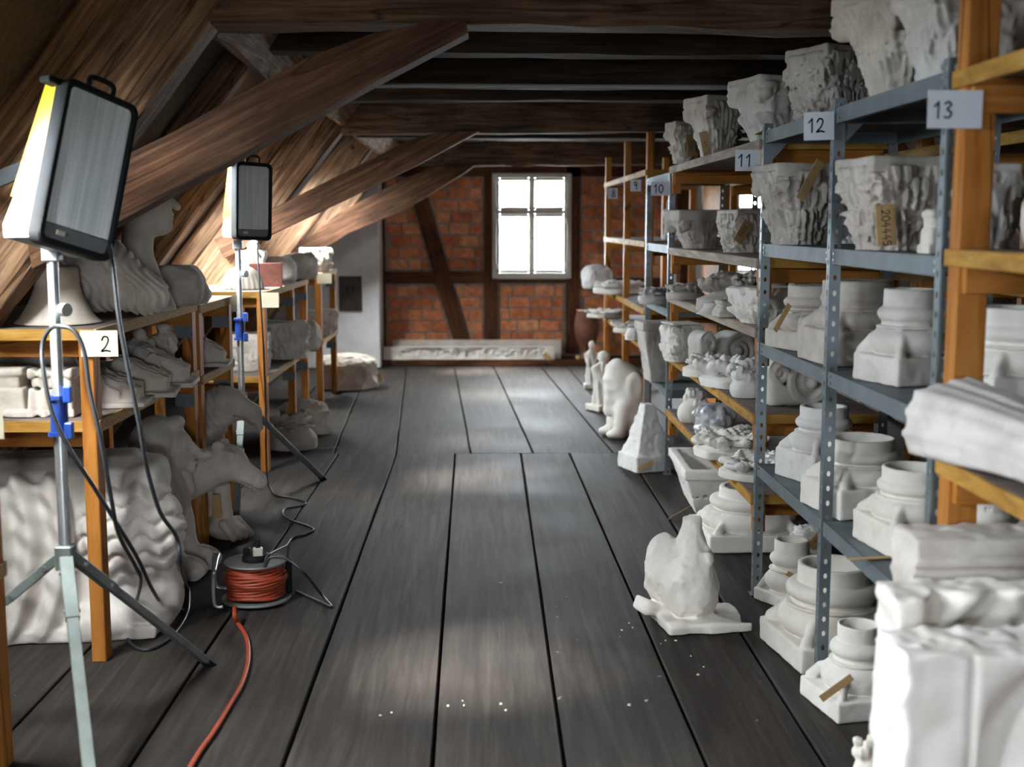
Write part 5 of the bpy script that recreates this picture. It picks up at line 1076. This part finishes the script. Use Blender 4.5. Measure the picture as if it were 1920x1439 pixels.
# ------------------------------------------------------------ work lamps on tripods
def lamp(label, base, zhub, ztop, legs, head_c, yaw, roll, scale, pole_to):
    """base = (x, y) under the hub; legs = floor points; head_c = centre of the head"""
    r = thing('work_lamp', label, 'work lamp', (base[0], base[1], 0)); B = Vector((base[0], base[1], 0)); s = scale
    hub = Vector((0, 0, zhub)); top = Vector(pole_to) - B
    ax = (top - hub).normalized()
    mid = hub.lerp(top, .45)
    smooth_angle(MB().tube([hub + Vector((0, 0, -.02)), mid], .0185, 16).build('lower_pole', 'galvanised', r)); smooth_angle(MB().tube([mid, top], .0165, 16).build('upper_pole', 'galvanised', r))
    MB().box(hub, (.052, .052, .075), None, .004).build('hub', 'leg_steel', r)
    for q in legs:
        q = Vector(q) - B; d = (q - hub); d.z = 0; d.normalize(); a = hub + d * .02; L = (q - a); x = L.normalized(); y = Vector((0, 0, 1)).cross(x).normalized(); z = x.cross(y); M = Matrix((x, y, z)).transposed()
        MB().box((L.length / 2, 0, 0), (L.length, .034, .022), None, .002).build('leg', 'leg_steel', r, a, M.to_euler())
        k = MB().box((.11, 0, .0), (.22, .04, .028), None, .002).build('leg_bracket', 'leg_steel', r, a, M.to_euler()); MB().tube([(.05, -.026, 0), (.05, .026, 0)], .007, 8).build('bolt', 'galvanised', k); MB().tube([(.19, -.024, 0), (.19, .024, 0)], .006, 8).build('bolt', 'galvanised', k)
        MB().box((L.length - .015, 0, -.004), (.05, .04, .02), None, .003).build('foot', 'black_rubber', r, a, M.to_euler())
    # blue cable holder clipped on the pole
    ck = mid.lerp(hub, -.02); cz = MB(); cz.tube([ck + ax * -.055, ck + ax * .055], .026, 16)
    h = cz.build('cable_holder', 'blue_plastic', r); smooth_angle(h)
    for dz in (-.055, .055):
        MB().tube([ck + ax * (dz - .006), ck + ax * (dz + .006)], .034, 16).build('flange', 'blue_plastic', h); MB().box(ck + ax * (dz + .012) + Vector((.035, -.02, 0)), (.024, .024, .05), None, .003).build('hook', 'blue_plastic', h)
    kb = hub.lerp(top, .80) + Vector((.03, -.02, 0)); MB().tube([kb, kb + Vector((.018, -.012, 0))], .02, 14).build('clamp_knob', 'galvanised', r)
    # head: front face towards local -y
    H = Vector(head_c) - B; M = Euler((0, 0, yaw)).to_matrix() @ Euler((0, roll, 0)).to_matrix(); E_ = M.to_euler()
    W, HH = .245 * s, .455 * s; fr = MB(); e = .020
    def rr(w_, h_, c, n=5):
        pts = []
        for (cx, cy, a0) in ((w_ / 2 - c, h_ / 2 - c, 0), (-w_ / 2 + c, h_ / 2 - c, 90), (-w_ / 2 + c, -h_ / 2 + c, 180), (w_ / 2 - c, -h_ / 2 + c, 270)):
            for i in range(n): a = math.radians(a0 + 90 * i / (n - 1)); pts.append((cx + c * math.cos(a), cy + c * math.sin(a)))
        return pts
    o_, i_ = rr(W, HH, .03), rr(W - 2 * e, HH - 2 * e, .018); n = len(o_); vs = []
    for (P, y) in ((o_, .0), (o_, .045), (i_, .045), (i_, .0), (rr(W - .008, HH - .008, .028), -.006), (rr(W - 2 * e + .008, HH - 2 * e + .008, .02), -.006)): vs += [(p[0], y, p[1]) for p in P]
    q = lambda a, b: [(a * n + k, a * n + (k + 1) % n, b * n + (k + 1) % n, b * n + k) for k in range(n)]
    fr.add(vs, q(0, 1) + q(1, 2) + q(2, 3) + q(4, 0) + q(5, 4) + q(3, 5)); f_ = fr.build('bezel', 'black_rubber', r, H, E_); smooth_angle(f_)
    MB().tube(catmull([(-.04 * s, .02, HH / 2 - .004), (-.035 * s, .02, HH / 2 + .032), (.035 * s, .02, HH / 2 + .032), (.04 * s, .02, HH / 2 - .004)], 5), .008, 8).build('handle', 'black_rubber', f_)
    MB().box((-W / 2 - .012, .05, HH / 2 - .018), (.05, .05, .02), None, .004).build('hinge_cap', 'black_rubber', f_)
    # prismatic glass: fine vertical ribs
    g = MB(); nr = 34; w2 = W - 2 * e + .004; h2 = HH - 2 * e + .004; vs, fs = [], []
    for k in range(nr * 2 + 1):
        x = -w2 / 2 + w2 * k / (nr * 2); y = .004 + (.0022 if k % 2 else 0); vs += [(x, y, -h2 / 2 + .045 * s), (x, y, h2 / 2)]
    fs = [(2 * k, 2 * k + 2, 2 * k + 3, 2 * k + 1) for k in range(nr * 2)]; g.add(vs, fs).build('lens', 'lens_glass', r, H, E_)
    ls = MB().box((0, .012, -h2 / 2 + .022 * s), (w2, .012, .044 * s), None, .002).build('lens_foot', 'grey_plastic', r, H, E_); MB().box((-.05 * s, .004, -h2 / 2 + .024 * s), (.03, .006, .014), None, .002).build('switch', 'white_plastic', ls)
    rf = MB().box((0, .040, .02 * s), (w2, .006, h2 - .05 * s)).build('reflector', 'reflector', r, H, E_)
    for k in (-1, 0, 1): MB().tube([(k * .05 * s, .025, -h2 / 2 + .06), (k * .05 * s, .025, h2 / 2 - .03)], .0085, 10).build('tube_lamp', 'white_plastic', r, H, E_)
    # housing behind, yellow above and cream below (glare painted on the near lamp, pale shell on the far one), deeper towards the foot
    def hull(z0, z1, d0, d1, w0, w1): return [(-w0 / 2, .042, z0), (w0 / 2, .042, z0), (w0 * .47, d0, z0), (-w0 * .47, d0, z0), (-w1 / 2, .042, z1), (w1 / 2, .042, z1), (w1 * .47, d1, z1), (-w1 * .47, d1, z1)]
    FS = [(0, 3, 2, 1), (4, 5, 6, 7), (0, 1, 5, 4), (1, 2, 6, 5), (2, 3, 7, 6), (3, 0, 4, 7)]; W9 = W * .97
    MB().add(hull(-.10 * s, HH / 2 - .012, .165 * s, .105 * s, W9, W9), FS).build('upper_housing', 'yellow_plastic', r, H, E_)
    lo_ = MB().add(hull(-HH / 2 + .05 * s, -.098 * s, .175 * s, .150 * s, W9, W9), FS).build('lower_housing', 'white_plastic', r, H, E_); MB().add(hull(-HH / 2 + .07 * s, -.02 * s, .19 * s, .18 * s, W9 * .8, W9 * .8), FS).build('back_shell', 'yellow_plastic', lo_)
    MB().add(hull(-HH / 2 + .012, -HH / 2 + .052 * s, .16 * s, .178 * s, W9, W9), FS).build('end_cap', 'grey_plastic', r, H, E_)
    MB().box(top - ax * .02, (.05, .05, .05), None, .004).build('mount', 'grey_plastic', r)
    return r
hub1 = at(123, 1045, 3.74); t1 = at(97, 462, 3.80); f1 = onz(396, 1247); fF = Vector((hub1.x + .255, hub1.y - .62, 0)); fL = Vector((hub1.x - .68, hub1.y + .04, 0))
la = lamp('nearest tripod work lamp with yellow housing and tall glass face', (hub1.x, hub1.y), hub1.z, t1.z, [f1, fF, fL], at(168, 322, 3.70), .95, .27, 1.06, t1)
hub2 = Vector((-1.345, 6.93, .56)); t2 = at(446, 452, 6.95); f2 = onz(608, 900)
lb = lamp('second tripod work lamp with yellow housing, farther along the left racks', (hub2.x, hub2.y), hub2.z, t2.z, [f2, (hub2.x + .06, hub2.y - .55, 0), (hub2.x - .60, hub2.y + .22, 0)], at(476, 378, 6.86), .70, .04, .92, t2)
a, b = at(104, 293, 3.86), Vector((-1.80, 4.29, 1.63)); d = b - a
o = stick('tilt_bar', a - la.location, b - la.location, .012, .052, 'dark_steel', la)
# ------------------------------------------------------------ cables
def cable(name, label, pts, r, mat='cable_black'):
    q = catmull(pts, 7); q = [Vector((p.x, p.y, max(p.z, r * 1.05))) for p in q]
    o = MB().tube(q, r, 8).build(name, mat, None, smooth=True); return tagp(o, label, 'cable')
cable('lamp_cable', 'black cable hanging from the nearest lamp head to the floor', [at(205, 455, 3.74), at(212, 500, 3.66), at(222, 590, 3.62), at(240, 690, 3.62), at(262, 800, 3.64), at(276, 880, 3.68), at(300, 960, 3.74), at(332, 1010, 3.82), at(340, 1070, 3.95), onz(353, 1110), onz(352, 1150), onz(325, 1195), onz(280, 1222), onz(246, 1212), onz(238, 1180), onz(252, 1130), onz(264, 1080)], .0065)
cable('lamp_cable', 'black cable looped over the blue holder of the nearest lamp', [onz(345, 1150), onz(310, 1140), at(285, 1105, 4.2), at(262, 1055, 3.95), at(230, 1000, 3.75), at(180, 920, 3.66), at(135, 850, 3.62), at(100, 780, 3.62), at(82, 700, 3.64), at(80, 645, 3.67), at(95, 617, 3.66), at(115, 612, 3.63), at(140, 622, 3.62), at(158, 660, 3.62), at(168, 730, 3.62), at(188, 820, 3.62), at(206, 920, 3.64), at(222, 1000, 3.7), at(254, 1062, 3.85), at(264, 1090, 4.0), onz(252, 1140, .02)], .0065)
cable('lamp_cable', 'black cable from the second lamp kinking across the floor to the reel', [at(482, 455, 6.82), at(487, 540, 6.78), at(494, 650, 6.78), at(498, 760, 6.8), at(499, 850, 6.84), onz(503, 912), onz(515, 930), onz(545, 936), onz(568, 942), onz(573, 947), onz(560, 952), onz(536, 956), onz(530, 966), onz(545, 978), onz(575, 988), onz(588, 996), onz(570, 1006), onz(540, 1022), at(512, 1036, 4.95), at(500, 1046, 4.80), at(496, 1062, 4.74)], .0055)
cable('reel_lead', 'short black lead arching from the top of the cable reel to the floor', [at(497, 1064, 4.74), at(508, 1046, 4.74), at(540, 1050, 4.74), at(575, 1080, 4.74), onz(600, 1112, .03), onz(622, 1142), onz(590, 1128), onz(555, 1112)], .006)
cable('extension_cord', 'orange extension cord running from the reel towards the viewer', [at(440, 1140, 4.76), at(440, 1155, 4.70), onz(446, 1174), onz(462, 1200), onz(466, 1240), onz(455, 1285), onz(430, 1330), onz(400, 1380), onz(372, 1420), onz(345, 1470), onz(320, 1540)], .0085, 'orange_cable')
# ------------------------------------------------------------ cable reel
rc = onz(481, 1128); R0 = thing('cable_reel', 'cable reel lying flat on the floor wound with orange cable', 'cable reel', (rc.x, rc.y, 0), .2)
smooth_angle(MB().lathe([(.01, .012), (.140, .012), (.142, .016), (.140, .022), (.01, .022)], 40).build('lower_flange', 'reel_metal', R0)); smooth_angle(MB().lathe([(.01, .166), (.126, .166), (.128, .17), (.126, .175), (.01, .175)], 40).build('upper_flange', 'reel_metal', R0))
for k in range(3): MB().box((.10 * math.cos(k * 2.1), .10 * math.sin(k * 2.1), .006), (.04, .04, .012), None, .002).build('foot_pad', 'black_rubber', R0)
wv = []; rr_ = random.Random(4)
for k in range(13 * 28):
    a = 2 * PI * k / 28; z = .030 + .128 * (k / (13 * 28)); r = .120 + .006 * math.sin(z * 70) + rr_.uniform(-.002, .002) - .012 * abs(z - .09) / .07; wv.append((r * math.cos(a), r * math.sin(a), z + .004 * math.sin(3 * a + k * .05)))
MB().tube(wv, .0072, 7).build('wound_cable', 'orange_cable', R0, smooth=True); MB().lathe([(.105, .022), (.105, .166)], 28).build('drum', 'black_rubber', R0)
sk = MB().lathe([(.055, .175), (.055, .19), (.045, .2), (.02, .2)], 24).build('socket_plate', 'black_rubber', R0); MB().box((.01, -.02, .215), (.04, .035, .035), None, .004).build('plug', 'white_plastic', sk); MB().box((-.035, .01, .212), (.03, .03, .03), None, .004).build('plug', 'black_rubber', sk); MB().tube([(.01, -.02, .23), (.012, -.01, .26)], .009, 8).build('plug_neck', 'black_rubber', sk)
MB().box((.135, .03, .095), (.026, .04, .15), None, .006).build('grip', 'black_rubber', R0)
MB().tube(catmull([(-.10, -.145, .03), (-.12, -.145, .03), (-.135, -.145, .05), (-.135, -.145, .15), (-.13, -.14, .175), (-.135, 0, .185), (-.14, .10, .18), (-.16, .12, .16), (-.16, .12, .05), (-.14, .12, .03), (-.11, .11, .03)], 5), .008, 8).build('stand', 'galvanised', R0, (-.02, -.01, 0), (0, 0, -.1), smooth=True)

# chalky plaster splashes trodden onto the boards
sp = MB(); rs = random.Random(12)
for (px, py, k, spr) in ((1205, 1178, 9, 30), (1262, 1165, 5, 12), (1275, 1218, 4, 16), (1250, 1195, 5, 18), (716, 1338, 5, 16), (846, 1326, 7, 18), (1170, 1320, 4, 16), (1320, 1258, 3, 20), (940, 1318, 3, 20)):
    for _ in range(max(2, k // 2)):
        c = onz(px + rs.gauss(0, spr * .9), py + rs.gauss(0, spr * .5)); r = rs.uniform(.0015, .0065); n = 9
        ring = [(c.x + r * rs.uniform(.6, 1.3) * math.cos(2 * PI * i / n), c.y + 1.6 * r * rs.uniform(.6, 1.3) * math.sin(2 * PI * i / n)) for i in range(n)]
        sp.add([(x, y, -.003) for x, y in ring] + [(c.x + (x - c.x) * .8, c.y + (y - c.y) * .8, .0005) for x, y in ring], [tuple(range(n, 2 * n))] + [(i, (i + 1) % n, (i + 1) % n + n, i + n) for i in range(n)])
o = sp.build('plaster_splashes', 'plaster_grey'); tagp(o, 'scattered white plaster splashes on the dark floorboards', 'splashes', kind='stuff')
